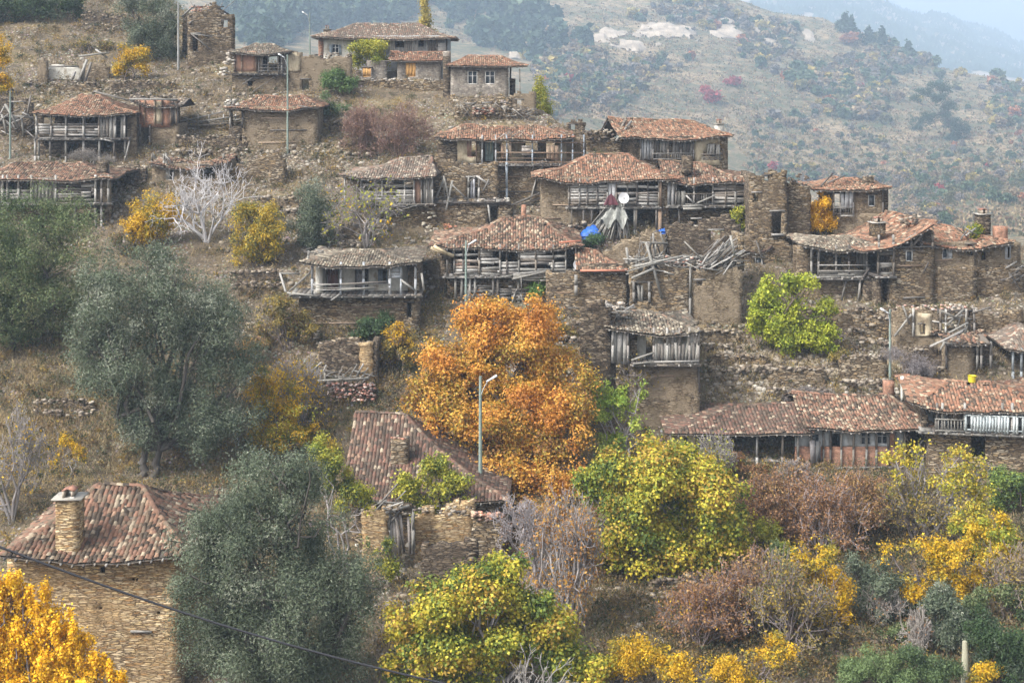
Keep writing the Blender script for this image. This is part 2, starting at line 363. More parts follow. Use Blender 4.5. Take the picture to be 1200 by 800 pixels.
class B:
    def __init__(s, name, label, cat, px, py, yaw=0, group=None, Y=None):
        P = at(px, py)
        if Y: P = Vector(((px-CX)/F*Y, Y, (HY-py)/F*Y))
        s.X0, s.Y0, s.Z0 = P; s.Y = P.y; s.cx = px; s.yaw = R(yaw); s.c, s.s = math.cos(s.yaw), math.sin(s.yaw)
        s.root = thing(name, label, cat, P, s.yaw, group); s.seed = random.randint(0, 999)
    def X(s, px, y=0):
        a = (px-CX)/F; return (a*(s.Y0+y*s.c)-s.X0+y*s.s)/(s.c-a*s.s)
    def Z(s, py, y=0, px=None):
        x = s.X(px, y) if px is not None else 0
        return (HY-py)/F*(s.Y0+x*s.s+y*s.c)-s.Z0
    def P(s, px, py, y=0): return (s.X(px, y), y, s.Z(py, y, px))
    # --- a pierced wall made of small courses, its edges slightly uneven
    def _wall(s, mb, u0, u1, z0, z1, w, t, holes=(), top=None, axis='x', jitter=.03, cell=.5):
        us = sorted(set([u0, u1]+[h for o in holes for h in o[:2]])); zs = sorted(set([z0, z1]+[h for o in holes for h in o[2:4]]))
        def fill(a, c):
            r = []
            for i in range(len(a)-1):
                n = max(1, int(round((a[i+1]-a[i])/c)))
                r += [a[i]+(a[i+1]-a[i])*k/n for k in range(n)]
            return r+[a[-1]]
        us = [u for u in us if u0-1e-6 <= u <= u1+1e-6]; zs = [z for z in zs if z0-1e-6 <= z <= z1+1e-6]
        hu = set(round(h, 4) for o in holes for h in o[:2]); hz_ = set(round(h, 4) for o in holes for h in o[2:4])
        us = fill(us, cell); zs = fill(zs, cell if not top else cell*.55)
        nu, nz = len(us), len(zs)
        def full(i, k):
            if i < 0 or k < 0 or i >= nu-1 or k >= nz-1: return False
            u = (us[i]+us[i+1])/2; z = (zs[k]+zs[k+1])/2
            for o in holes:
                if o[0] < u < o[1] and o[2] < z < o[3]: return False
            return not (top and z > top(u))
        V = []; idx = {}
        rr = random.Random(s.seed+int(u0*10)+int(z0*7)); J = {}
        def v(i, k, b_):
            key = (i, k, b_)
            if key in idx: return idx[key]
            if (i, k) not in J: J[(i, k)] = [rr.uniform(-1, 1) for _ in range(3)]
            a, c, d = J[(i, k)]
            ju = 0 if round(us[i], 4) in hu else a*jitter*(1.5 if not top else 2.5); jz = 0 if round(zs[k], 4) in hz_ else c*jitter*(1 if not top else 3)
            if i in (0, nu-1) and not top: ju = a*jitter*.5
            u = us[i]+ju; z = zs[k]+jz; ww = w+(t if b_ else 0)+d*jitter
            idx[key] = len(V); V.append((u, ww, z) if axis == 'x' else (ww, u, z)); return idx[key]
        Fa = []
        for i in range(nu-1):
            for k in range(nz-1):
                if not full(i, k): continue
                Fa.append((v(i, k, 0), v(i+1, k, 0), v(i+1, k+1, 0), v(i, k+1, 0)))
                Fa.append((v(i+1, k, 1), v(i, k, 1), v(i, k+1, 1), v(i+1, k+1, 1)))
                if not full(i-1, k): Fa.append((v(i, k, 1), v(i, k, 0), v(i, k+1, 0), v(i, k+1, 1)))
                if not full(i+1, k): Fa.append((v(i+1, k, 0), v(i+1, k, 1), v(i+1, k+1, 1), v(i+1, k+1, 0)))
                if not full(i, k-1): Fa.append((v(i, k, 1), v(i+1, k, 1), v(i+1, k, 0), v(i, k, 0)))
                if not full(i, k+1): Fa.append((v(i, k+1, 0), v(i+1, k+1, 0), v(i+1, k+1, 1), v(i, k+1, 1)))
        if Fa: mb.add(V, Fa, (.3, .25, .2))
    def fit(s, ops, y, hide=False):
        """openings in photo px -> holes, and the window or door that sits in each"""
        hs = []
        for o in ops:
            x0, x1, yt, yb = o[:4]; kind = o[4] if len(o) > 4 else 'hole'; col = o[5] if len(o) > 5 else (.33, .30, .27)
            a, b_ = s.X(x0, y), s.X(x1, y); zb, zt = s.Z(yb, y, (x0+x1)/2), s.Z(yt, y, (x0+x1)/2)
            hs.append((a, b_, zb, zt))
            if kind == 'hole': continue
            if kind in ('win', 'winm', 'shut', 'half'):
                f = MB(); t = .07 if kind != 'winm' else .09
                for (p, q) in (((a, zb), (b_, zb)), ((a, zt), (b_, zt)), ((a, zb), (a, zt)), ((b_, zb), (b_, zt))):
                    f.beam((p[0], y+.04, p[1]), (q[0], y+.04, q[1]), t, .1, jit(col))
                if kind == 'winm':
                    mx = (a+b_)/2; f.beam((mx, y+.05, zb), (mx, y+.05, zt), .09, .08, jit(col)); f.beam((a, y+.05, zb+(zt-zb)*.62), (b_, y+.05, zb+(zt-zb)*.62), .06, .06, jit(col))
                w = f.build('window', 'wood', s.root)
                if kind in ('win', 'winm'):
                    g = MB(); g.box(a+.03, b_-.03, y+.09, y+.11, zb+.03, zt-.03); g.build('pane', 'glass', w)
                else:
                    g = MB(); n = 3 if kind == 'shut' else 2; e = b_ if kind == 'shut' else a+(b_-a)*.5
                    for i in range(n): g.box(a+(e-a)*i/n+.012, a+(e-a)*(i+1)/n-.012, y+.005+.004*i, y+.04+.004*i, zb+.03, zt-.03, jit(col, .12))
                    g.build('shutter', 'wood', w)
            if kind in ('door', 'ajar'):
                g = MB(); n = max(2, int((b_-a)/.25)); e = b_ if kind == 'door' else a+(b_-a)*.55
                for i in range(n): g.box(a+(e-a)*i/n+.01, a+(e-a)*(i+1)/n-.01, y+.06, y+.1, zb+.02, zt-.05, jit(col, .14))
                g.box(a, e, y+.03, y+.06, zb+(zt-zb)*.25, zb+(zt-zb)*.3, jit(col)); g.box(a, e, y+.03, y+.06, zb+(zt-zb)*.75, zb+(zt-zb)*.8, jit(col))
                for q in (a, b_): g.beam((q, y+.03, zb), (q, y+.03, zt), .12, .14, jit(random.choice(GREY)))
                g.build('door', 'wood', s.root)
        return hs
    def lintels(s, hs, y):
        for a, b_, zb, zt in hs:
            mb = MB(); mb.beam((a-.25, y+.03, zt+.06), (b_+.25, y+.03, zt+.06+random.uniform(-.03, .03)), .16, .12, jit(random.choice(GREY))); mb.build('lintel', 'wood', s.root)
    def wall(s, x0, x1, yt, yb, m='stone', ops=(), y=0, t=.45, ext=0, rag=0, top=None, name='wall', lint=True, cell=.5):
        a, b_ = s.X(x0, y), s.X(x1, y); z0 = s.Z(yb, y, (x0+x1)/2)-ext; hs = s.fit(ops, y)
        if top:
            pts = [(s.X(p, y), s.Z(q, y, p)) for p, q in top]; xs = [p[0] for p in pts]; zz = [p[1] for p in pts]
            z1 = max(zz)+.3; sd = s.seed
            tf = lambda u: float(np.interp(u, xs, zz)+ .22*rag*vn(u, 0, 0, .7, sd)+.15*rag*vn(u, 0, 0, .3, sd+1))
        else: z1 = s.Z(yt, y, (x0+x1)/2); tf = None
        mb = MB(); s._wall(mb, a, b_, z0, z1, y, t, hs, tf, cell=cell if not top else .4)
        if lint and m not in ('white', 'cream', 'grey_pl'): s.lintels(hs, y)
        return mb.build(name, m, s.root)
    def side(s, px, yt, yb, d0, d1, m='stone', t=.45, ext=0, top=None, ops=()):
        """wall running back from the facade at column px"""
        x = s.X(px, 0); z1, z0 = s.Z(yt, 0, px), s.Z(yb, 0, px)-ext
        mb = MB(); s._wall(mb, d0, d1, z0, z1, x, t, ops, top, axis='y')
        return mb.build('wall', m, s.root)
    def shell(s, x0, x1, yt, yb, depth=7, m='stone', ops=(), y=0, ext=2.5, t=.45, lint=True, sm=None, ties=True):
        a, b_ = s.X(x0, y), s.X(x1, y); mid = (x0+x1)/2; z0 = s.Z(yb, y, mid)-ext; z1 = s.Z(yt, y, mid)
        hs = s.fit(ops, y); mb = MB(); ms = mb if not sm else MB()
        s._wall(mb, a, b_, z0, z1, y, t, hs)
        for x in (a+.02, b_-t-.02): s._wall(ms, y+t+.01, y+depth-t-.01, z0, z1-.01, x, t, axis='y')
        s._wall(ms, a+.03, b_-.03, z0, z1, y+depth-t, t)
        if lint: s.lintels(hs, y)
        zt_ = z0+ext+.9
        while ties and z1-z0-ext > 2 and zt_ < z1-.5:
            u0 = a+random.uniform(0, .4)*(b_-a); u1 = u0+random.uniform(.25, .6)*(b_-a)
            if random.random() < .75 and not any(h[0] < min(u1, b_) and h[1] > u0 and h[2]-.1 < zt_ < h[3]+.25 for h in hs):
                tb = MB(); tb.beam((u0, y-.005, zt_), (min(u1, b_-.05), y-.005, zt_+random.uniform(-.03, .03)), .10, .11, jit(random.choice(BROWN+GREY[:3]))); tb.build('tie_beam', 'wood', s.root)
            zt_ += random.uniform(.9, 1.6)
        if sm: ms.build('wall', sm, s.root)
        return mb.build('wall', m, s.root)
    def roof(s, xl, xr, ye, yr, depth=7.6, hl=3.2, hr=3.2, ov=.7, pal='mix', sag=.14, y0=0, mess=1.0, drop=.025, D=None, ridge=True, tw=.21, back=True, gapfn=None, end=False):
        yf = y0-ov; L = depth+2*ov; D = D or L/2
        x0, x1 = s.X(xl, yf), s.X(xr, yf); mid = (xl+xr)/2
        ze = s.Z(ye, yf, mid); rise = s.Z(yr, yf+(D if not end else .05), mid)-ze
        if rise < .5 or rise > 4.2: print('ROOF', s.root.name, 'rise', round(rise, 2))
        rise = max(rise, .6); sd = s.seed; y1 = yf+L if back else yf+D+.2
        hl_, hr_ = max(hl, 1e-3), max(hr, 1e-3)
        def comp(x, y):
            if end: return np.stack([1e3+0*x*y, 1e3+0*x*y, ((x-x0)/hl_ if hl > 0 else 1e3+0*x)+0*y, ((x1-x)/hr_ if hr > 0 else 1e3+0*x)+0*y])
            f = (y-yf)/D; bk = (yf+L-y)/max(L-D, .3) if back else 1e3+0*x
            l = (x-x0)/hl_ if hl > 0 else 1e3+0*x; r = (x1-x)/hr_ if hr > 0 else 1e3+0*x
            return np.stack([f+0*x, bk+0*x, l+0*y, r+0*y])
        def z(x, y):
            x = np.asarray(x, float); y = np.asarray(y, float); c = comp(x, y); t = np.clip(c.min(0), -.2, 1)
            prof = t - .10*np.sin(np.clip(t, 0, 1)*np.pi)       # old roofs curve gently
            u = (x-x0)/(x1-x0)
            return ze+rise*prof - sag*np.sin(np.clip(u*1.0, 0, 1)*np.pi)*1.2 - sag*.8*fbm(x, y, 0, 3.2, sd, 2) - sag*.35*vn(x, y, 0, 1.1, sd+3)
        mb = MB()
        # boards and battens under the tiles
        nx, ny = max(6, int((x1-x0)/.7)), 12
        gx, gy = np.meshgrid(np.linspace(x0+.06, x1-.06, nx), np.linspace(yf+.06, y1-.06, ny)); gz = z(gx, gy)-.05
        i = np.arange(nx*ny).reshape(ny, nx); q = np.stack([i[:-1, :-1], i[:-1, 1:], i[1:, 1:], i[1:, :-1]], -1).reshape(-1, 4)
        Vt = np.stack([gx, gy, gz], -1).reshape(-1, 3); Vb = Vt-[0, 0, .09]; n = nx*ny
        per = np.concatenate([i[0, :-1], i[:-1, -1], i[-1, :0:-1], i[:0:-1, 0]]); pn = np.roll(per, -1)
        under = MB(); under.add(np.concatenate([Vt, Vb]), np.concatenate([q, q[:, ::-1]+n, np.stack([per, per+n, pn+n, pn], 1)[:, ::-1]]), (.13, .11, .09))
        for k in range(int((x1-x0)/.55)):
            x = x0+.3+k*.55; zz = float(z(x, yf+.05)); under.beam((x, yf-.08, zz-.17), (x, yf+ov+.5, float(z(x, yf+ov+.5))-.17), .09, .1, jit(random.choice(GREY)))
        rf = under.build('roof', 'wood', s.root)
        A = []
        step = .25; tl = .36
        def field(us, vs, fn, comp_i, sign_axis):
            U, Vv = np.meshgrid(us, vs); U = U.ravel(); Vv = Vv.ravel()
            x, y = fn(U, Vv); x = x+0*y; y = y+0*x
            c = comp(x, y); m_ = (c.argmin(0) == comp_i) & (c.min(0) < 1.02) & (x > x0-.02) & (x < x1+.02) & (y > yf-.02) & (y < y1)
            keep = RNG.random(len(x)) > drop*(1+2*(fbm(x, y, 0, 1.6, sd+8, 2) > .3))
            if gapfn is not None: keep &= ~gapfn((x-x0)/(x1-x0), (y-yf)/L, x, y)
            m_ &= keep
            return x[m_], y[m_]
        xs = np.arange(x0+.05, x1-.03, tw); yf_ = np.arange(0, D+.01, step)
        sets = [] if end else [(field(xs, yf_, lambda u, v: (u, yf+v), 0, 0), (0, 1))]
        if back and not end: sets.append((field(xs, np.arange(0, L-D+.01, step), lambda u, v: (u, yf+L-v), 1, 0), (0, -1)))
        if hl > 0: sets.append((field(np.arange(yf+.05, y1, tw), np.arange(0, hl, step), lambda u, v: (x0+v, u), 2, 1), (1, 0)))
        if hr > 0: sets.append((field(np.arange(yf+.05, y1, tw), np.arange(0, hr, step), lambda u, v: (x1-v, u), 3, 1), (-1, 0)))
        for (x, y), (dx, dy) in sets:
            n = len(x)
            if not n: continue
            x = x+RNG.normal(0, .012*mess, n); y = y+RNG.normal(0, .022*mess, n)
            an = RNG.normal(0, .035*mess, n)+np.where(RNG.random(n) < .04*mess, RNG.normal(0, .3, n), 0)
            dxx = dx*np.cos(an)-dy*np.sin(an); dyy = dx*np.sin(an)+dy*np.cos(an)
            px_, py_ = -dyy, dxx
            za = z(x, y); zb = z(x+dx*tl*.9, y+dy*tl*.9)
            lift = .035+RNG.random(n)*.022*mess
            pr = tw*.5*np.array([-1, -.55, .55, 1]); hh = np.array([0, .08, .08, 0])
            V = np.zeros((n, 8, 3))
            for e, (ex, ey, ez, w) in enumerate(((x, y, za+lift, 1.0), (x+dxx*tl, y+dyy*tl, za+(zb-za)*1.1+.004, .82))):
                for k in range(4):
                    V[:, e*4+k, 0] = ex+px_*pr[k]*w; V[:, e*4+k, 1] = ey+py_*pr[k]*w; V[:, e*4+k, 2] = ez+hh[k]*w-.015
            fq = np.array([(0, 1, 5, 4), (1, 2, 6, 5), (2, 3, 7, 6), (0, 3, 2, 1)])[:, ::-1]
            Fa = (fq[None]+(np.arange(n)*8)[:, None, None]).reshape(-1, 4)
            C = np.repeat(tile_cols(x, y, pal, n, sd), 4, 0); A.append(C)
            mb.add(V.reshape(-1, 3), Fa, C)
        if ridge:
            def line(p, q):
                n = max(2, int((Vector(q)-Vector(p)).length/.32))
                for k in range(n):
                    a = Vector(p).lerp(Vector(q), k/n); b_ = Vector(p).lerp(Vector(q), (k+1.25)/n)
                    if RNG.random() < .08*mess: continue
                    za, zb = float(z(a.x, a.y)), float(z(b_.x, b_.y)); d = (b_-a); d.z = 0; d.normalize(); nn = Vector((-d.y, d.x, 0))*.13
                    j = random.uniform(0, .03)
                    V = []
                    for (e, zz) in ((a, za+.05+j), (b_, zb+.03)):
                        for w, h in ((-1, 0), (-.5, .085), (.5, .085), (1, 0)): V.append((e.x+nn.x*w, e.y+nn.y*w, zz+h))
                    mb.add(V, [(0, 1, 5, 4), (1, 2, 6, 5), (2, 3, 7, 6), (0, 3, 2, 1)], tile_cols(np.array([a.x]), np.array([a.y]), pal, 1, sd)[0])
            rl, rr_ = x0+(hl if hl > 0 else 0), x1-(hr if hr > 0 else 0)
            if rr_ < rl: rl = rr_ = (rl+rr_)/2
            if end: xe = rl if hl > 0 else rr_; line((xe-.05, yf, 0), (xe-.05, y1-.3, 0)); hl = hr = 0
            else: line((rl, yf+D, 0), (rr_, yf+D, 0))
            if hl > 0: line((x0, yf, 0), (rl, yf+D, 0)); back and line((x0, yf+L, 0), (rl, yf+D, 0))
            if hr > 0: line((x1, yf, 0), (rr_, yf+D, 0)); back and line((x1, yf+L, 0), (rr_, yf+D, 0))
        mb.build('tiles', 'tile', rf)
        s.rz = z; s.rx = (x0, x1, yf, y1)
        return rf
    def gable(s, px, y, ya, yb, zb, m='stone', t=.4):
        """triangle of wall closing a roof end at column px, from depth ya to yb, up to the tiles"""
        x = s.X(px, 0); mb = MB(); s._wall(mb, ya, yb, zb, zb+4.5, x, t, (), lambda u: float(s.rz(x+t/2, u))-.12, axis='y', cell=.4)
        mb.build('wall', m, s.root)
    def slab(s, x0, x1, py, y0, y1, th=.16, c=None, ends=True):
        mb = MB(); z = s.Z(py, y0, (x0+x1)/2); a, b_ = s.X(x0, y0), s.X(x1, y0); n = max(2, int((b_-a)/.4))
        for k in range(n):
            u = a+(b_-a)*k/n; mb.box(u+.01, u+(b_-a)/n-.01, y0+random.uniform(-.05, .04), y1, z-.05, z+random.uniform(0, .02), jit(random.choice(GREY), .1))
        mb.beam((a-.1, y0+.12, z-.14), (b_+.1, y0+.12, z-.14+random.uniform(-.05, .05)), .16, .16, jit(random.choice(GREY)))
        if ends:
            for k in range(int((b_-a)/.8)+1): u = a+.1+k*.8; mb.beam((u, y0-.18, z-.13), (u, y1, z-.13), .12, .12, jit(random.choice(GREY)))
        return mb.build('floor', 'wood', s.root)
    def posts(s, xs, yt, yb, y=0, w=.14, ext=0, cols=GREY, name='post', lean=.04):
        for k, x in enumerate(xs):
            mb = MB(); p = Vector(s.P(x, yb, y)); q = Vector(s.P(x, yt, y)); p.z -= ext; q.x += random.uniform(-lean, lean); q.x += 0
            m_ = p.lerp(q, .5)+Vector((random.uniform(-.02, .02), 0, 0)); c = jit(random.choice(cols), .1)
            mb.beam(p, m_, w*random.uniform(.9, 1.15), None, c); mb.beam(m_, q, w, None, c); mb.build(name, 'wood', s.root)
    def rail(s, x0, x1, yt, yb, y, style='bars', cols=GREY, name='railing'):
        mb = MB(); a, b_ = s.X(x0, y), s.X(x1, y); mid = (x0+x1)/2; zt, zb = s.Z(yt, y, mid), s.Z(yb, y, mid)
        J = lambda k=.03: random.uniform(-k, k)
        mb.beam((a, y, zt+J()), (b_, y, zt+J()), .09, .08, jit(random.choice(cols)))
        if style == 'bars':
            mb.beam((a, y, (zt+zb)/2+J()), (b_, y, (zt+zb)/2+J(.06)), .07, .05, jit(random.choice(cols)))
            mb.beam((a, y, zb+.1), (b_, y, zb+.1+J()), .08, .06, jit(random.choice(cols)))
        elif style == 'balusters':
            mb.beam((a, y, zb+.08), (b_, y, zb+.08), .08, .06, jit(random.choice(cols))); n = max(3, int((b_-a)/.2))
            for k in range(n+1):
                if random.random() < .12: continue
                u = a+(b_-a)*k/n; mb.beam((u, y, zb), (u+J(.02), y, zt), .05, .03, jit(random.choice(cols), .1))
        elif style == 'pickets':
            mb.beam((a, y, zb+.08), (b_, y, zb+.08), .08, .06, jit(random.choice(cols))); n = max(3, int((b_-a)/.19))
            for k in range(n):
                if random.random() < .1: continue
                u = a+(b_-a)*(k+.5)/n; w = (b_-a)/n*.4; mb.box(u-w, u+w, y-.045, y-.02, zb+J(.08)-.05, zt+J(.05), jit(random.choice(cols), .1))
        mb.build(name, 'wood', s.root)
    def planks(s, x0, x1, yt, yb, y=0, d='h', w=.2, gap=.08, cols=GREY, mess=1.0, name='plank_wall', top=None):
        mb = MB(); a, b_ = s.X(x0, y), s.X(x1, y); mid = (x0+x1)/2; zt, zb = s.Z(yt, y, mid), s.Z(yb, y, mid)
        rr = random
        if d == 'h':
            n = max(2, int((zt-zb)/w)); h = (zt-zb)/n
            for k in range(n):
                u = a
                while u < b_-.1:
                    L = min(rr.uniform(1.2, 3.4), b_-u)
                    if rr.random() > gap:
                        z0 = zb+(k+.5)*h+rr.uniform(-.02, .02)*mess; tl = rr.gauss(0, .022)*mess*L
                        mb.beam((u-.04, y-rr.uniform(0, .04), z0-tl/2), (u+L+.04, y-rr.uniform(0, .04), z0+tl/2), .035, h*rr.uniform(.72, .95), jit(rr.choice(cols), .12))
                    u += L
        else:
            n = max(2, int((b_-a)/w)); h = (b_-a)/n
            for k in range(n):
                if rr.random() < gap: continue
                u = a+(k+.5)*h; tl = rr.gauss(0, .03)*mess
                mb.beam((u-tl, y-rr.uniform(0, .04), zb-rr.uniform(0, .18)*mess), (u+tl, y-rr.uniform(0, .04), zt-rr.uniform(0, .1)*mess), h*rr.uniform(.75, .95), .035, jit(rr.choice(cols), .12), up=(0, 1, 0))
        return mb.build(name, 'wood', s.root)
    def beams(s, L, w=.13, cols=GREY, name='beam', one=False):
        """L: list of (px,py,px,py[,y0,y1]) loose or leaning timbers"""
        mb = MB()
        for b_ in L:
            y0 = b_[4] if len(b_) > 4 else 0; y1 = b_[5] if len(b_) > 5 else y0
            p, q = s.P(b_[0], b_[1], y0), s.P(b_[2], b_[3], y1)
            mb.beam(p, q, w*random.uniform(.8, 1.2), w*random.uniform(.6, 1), jit(random.choice(cols), .1))
            if not one: mb.build(name, 'wood', s.root); mb = MB()
        if one: mb.build(name, 'wood', s.root)
    def heap(s, x0, x1, yt, yb, n, y=(0, 2), L=(1, 3), w=.09, cols=GREY, ang=(-70, 70), name='fallen_timber'):
        mb = MB()
        for k in range(n):
            px, py = random.uniform(x0, x1), random.uniform(yt, yb); yy = random.uniform(*y); a = R(random.uniform(*ang)); l = random.uniform(*L)*.36
            c = Vector(s.P(px, py, yy)); d = Vector((math.cos(a)*l, random.uniform(-.5, .5)*l, math.sin(a)*l))
            mb.beam(c-d, c+d, w*random.uniform(.6, 1.4), w*random.uniform(.3, .8), jit(random.choice(cols), .12))
        o = mb.build(name, 'wood', s.root); o['kind'] = 'stuff'; return o
    def rubble(s, x0, x1, yt, yb, n, y=(0, 2), size=(.1, .3), cols=None, name='rubble', m='rock'):
        mb = MB(); cols = cols or [(.24, .20, .15), (.17, .135, .10), (.30, .26, .21), (.11, .085, .065)]
        for k in range(n):
            p = Vector(s.P(random.uniform(x0, x1), random.uniform(yt, yb), random.uniform(*y))); stone(mb, p, random.uniform(*size), jit(random.choice(cols), .12))
        mb.build(name, m, s.root)['kind'] = 'stuff'
    def cap(s, x0, x1, py, y, n=None, m='rock'):
        """loose flat stones along the top of a wall"""
        mb = MB(); a, b_ = s.X(x0, y), s.X(x1, y)
    def chimney(s, x0, x1, yt, yb, y, m='stone', cap=True, d=None):
        mb = MB(); a, b_ = s.X(x0, y), s.X(x1, y); d = d or (b_-a); z1, z0 = s.Z(yt, y, (x0+x1)/2), s.Z(yb, y, (x0+x1)/2)-.5
        s._wall(mb, a, b_, z0, z1, y, d, cell=.35, jitter=.02)
        ch = mb.build('chimney', m, s.root)
        if cap:
            mb = MB(); g = (b_-a)*.15; mb.box(a-g, b_+g, y-g, y+d+g, z1+.02, z1+.09, (.30, .28, .245))
            w2 = (b_-a)*.46; c0 = (a+b_)/2; zz = z1+.09
            for u in (c0-w2/2, c0+w2/2-.1): mb.box(u, u+.1, y+.08, y+d-.08, zz, zz+.3, (.30, .25, .20))
            mb.beam((c0-w2/2-.06, y+d/2, zz+.31), (c0, y+d/2, zz+.42), d*.7, .04, (.27, .14, .10)); mb.beam((c0, y+d/2, zz+.42), (c0+w2/2+.06, y+d/2, zz+.31), d*.7, .04, (.30, .15, .10))
            mb.build('chimney_cap', 'tile', ch)
def stone(mb, p, r, c, flat=.4):
    th = random.uniform(0, 6.28); V = []
    for k in range(4):
        a = th+k*1.57+random.uniform(-.3, .3); rr = r*random.uniform(.7, 1.2); V.append((p.x+math.cos(a)*rr, p.y+math.sin(a)*rr*.8, p.z-r*.3))
    for k in range(4):
        a = th+k*1.57+random.uniform(-.3, .3); rr = r*random.uniform(.5, .9); V.append((p.x+math.cos(a)*rr, p.y+math.sin(a)*rr*.8, p.z+r*flat*random.uniform(.6, 1.1)))
    mb.add(V, [(3, 2, 1, 0), (4, 5, 6, 7), (0, 1, 5, 4), (1, 2, 6, 5), (2, 3, 7, 6), (3, 0, 4, 7)], c)

# ---------------------------------------------------------------- trees and shrubs
BARK = (.13, .10, .08); BARKO = (.085, .075, .065); TWIG = (.27, .245, .235); TWIGD = (.14, .115, .105)
def leaves(mb, P, size, pal, asp=.5, up=.35, seed=0, hue=None, nrm=None):
    """one rhombic leaf at each point; nrm: the side of its clump a leaf faces"""
    n = len(P)
    if n == 0: return
    r = RNG.normal(size=(n, 3))
    if nrm is None:
        d = r; d[:, 2] += up; d /= np.linalg.norm(d, axis=1, keepdims=True)
        a = np.cross(d, RNG.normal(size=(n, 3)))
    else:
        N_ = nrm*1.25+r*.55+[0, 0, .45]; N_ /= np.linalg.norm(N_, axis=1, keepdims=True)
        d = np.cross(N_, RNG.normal(size=(n, 3))); d[:, 2] += up*.6; d -= N_*(d*N_).sum(1, keepdims=True)*.8; d /= np.linalg.norm(d, axis=1, keepdims=True)+1e-9
        a = np.cross(N_, d)
    a /= np.linalg.norm(a, axis=1, keepdims=True)+1e-9
    L = size*RNG.uniform(.6, 1.35, (n, 1)); w = L*asp*.5
    mid = P+d*L*.45+RNG.normal(0, 1, (n, 3))*L*.06
    V = np.stack([P, mid-a*w, P+d*L, mid+a*w], 1).reshape(-1, 3)
    Fa = np.arange(n*4).reshape(n, 4)
    pal = np.array(pal, float); k = len(pal)
    h = hue if hue is not None else (fbm(P[:, 0], P[:, 1], P[:, 2], 2.2, seed, 2)*.7+.5)
    u = np.clip(h*k+RNG.normal(0, .75, n), 0, k-1e-3)
    i0 = np.floor(u).astype(int); C = pal[i0]*RNG.uniform(.72, 1.25, (n, 1))
    mb.add(V, Fa, C)
def crown_pts(lobes, n, seed, csize=.45, gap=.0, shell=.45, per=22, flat=1.0, gs=1.6, sub=.32, full=False):
    """clumps of leaf points: each lobe (centre, rx, ry, rz) breaks into smaller boughs, each bough a shell of leaves"""
    S = []
    for l in lobes:
        c, R_ = np.array(tuple(l[0])), np.array([l[1], l[2], l[3]]); m = max(9, int(20*min(3, (R_[0]*R_[2])**.5/1.6)))
        fs = sub*min(1.0, (1.9/max(R_.mean(), .6))**.45)
        for i in range(m):
            d = RNG.normal(size=3); d /= np.linalg.norm(d); u = RNG.uniform(.45, 1.05) if i > m*.2 else RNG.uniform(0, .4)
            S.append((c+d*R_*u*RNG.uniform(.82, 1.12), R_*fs*RNG.uniform(.6, 1.25)))
    S_c = np.array([x[0] for x in S]); S_r = np.array([x[1] for x in S])
    w = (S_r[:, 0]*S_r[:, 2]); w /= w.sum(); k = RNG.choice(len(S), n, p=w)
    d = RNG.normal(size=(n, 3)); d[:, 2] += .25; d /= np.linalg.norm(d, axis=1, keepdims=True)
    u = np.where(RNG.random(n) < .75, RNG.uniform(.72, 1.12, n), RNG.uniform(0, .8, n))
    bump = 1+.35*vn(d[:, 0]*2+k*3.1, d[:, 1]*2, d[:, 2]*2, .5, seed)
    P = S_c[k]+d*S_r[k]*(u*bump)[:, None]
    P += RNG.normal(size=P.shape)*csize*.42
    if gap > 0:
        g = fbm(P[:, 0], P[:, 1], P[:, 2], gs*.8, seed+11, 3); m_ = g > -.30+gap*2; P, d, k = P[m_], d[m_], k[m_]
    hue = np.clip(.5+RNG.normal(0, .22, len(S))[k]+fbm(P[:, 0], P[:, 1], P[:, 2], 2.5, seed, 2)*.45, 0, .999)
    crown_pts.extra = (d, hue)
    return S_c, P
def limb(mb, p, q, r0, r1, c, n=5, wob=.12, seed=0, sides=6):
    p, q = np.array(p, float), np.array(q, float); L = np.linalg.norm(q-p); pts = [p]
    for i in range(1, n):
        t = i/n; pts.append(p+(q-p)*t+RNG.normal(size=3)*L*wob*.35*math.sin(t*math.pi)+np.array([0, 0, -L*.06*math.sin(t*math.pi)]))
    pts.append(q); pts = np.array(pts); rs = np.linspace(r0, r1, n+1)
    mb.segs(pts[:-1], pts[1:], rs[:-1], rs[1:], c, sides)
    return pts
def grow(P, D, r, L, depth, out, up=.15, sp=.55, kids=(2, 3), shr=.72, wig=.16):
    """bare branching: appends (p,q,r0,r1)"""
    n = 3; p = P; d = D/np.linalg.norm(D)
    for i in range(n):
        d = d+RNG.normal(size=3)*wig+np.array([0, 0, up*.3]); d /= np.linalg.norm(d)
        q = p+d*L/n; out.append((p, q, r*(1-.12*i), r*(1-.12*(i+1)))); p = q
    if depth <= 0: return
    for k in range(random.randint(*kids)+(1 if depth > 1 and random.random() < .4 else 0)):
        dd = d+RNG.normal(size=3)*sp; dd[2] += up
        grow(p if random.random() < .7 else P+(p-P)*random.uniform(.4, .9), dd, r*random.uniform(.5, .68), L*shr*random.uniform(.75, 1.2), depth-1, out, up, sp, kids, shr, wig)
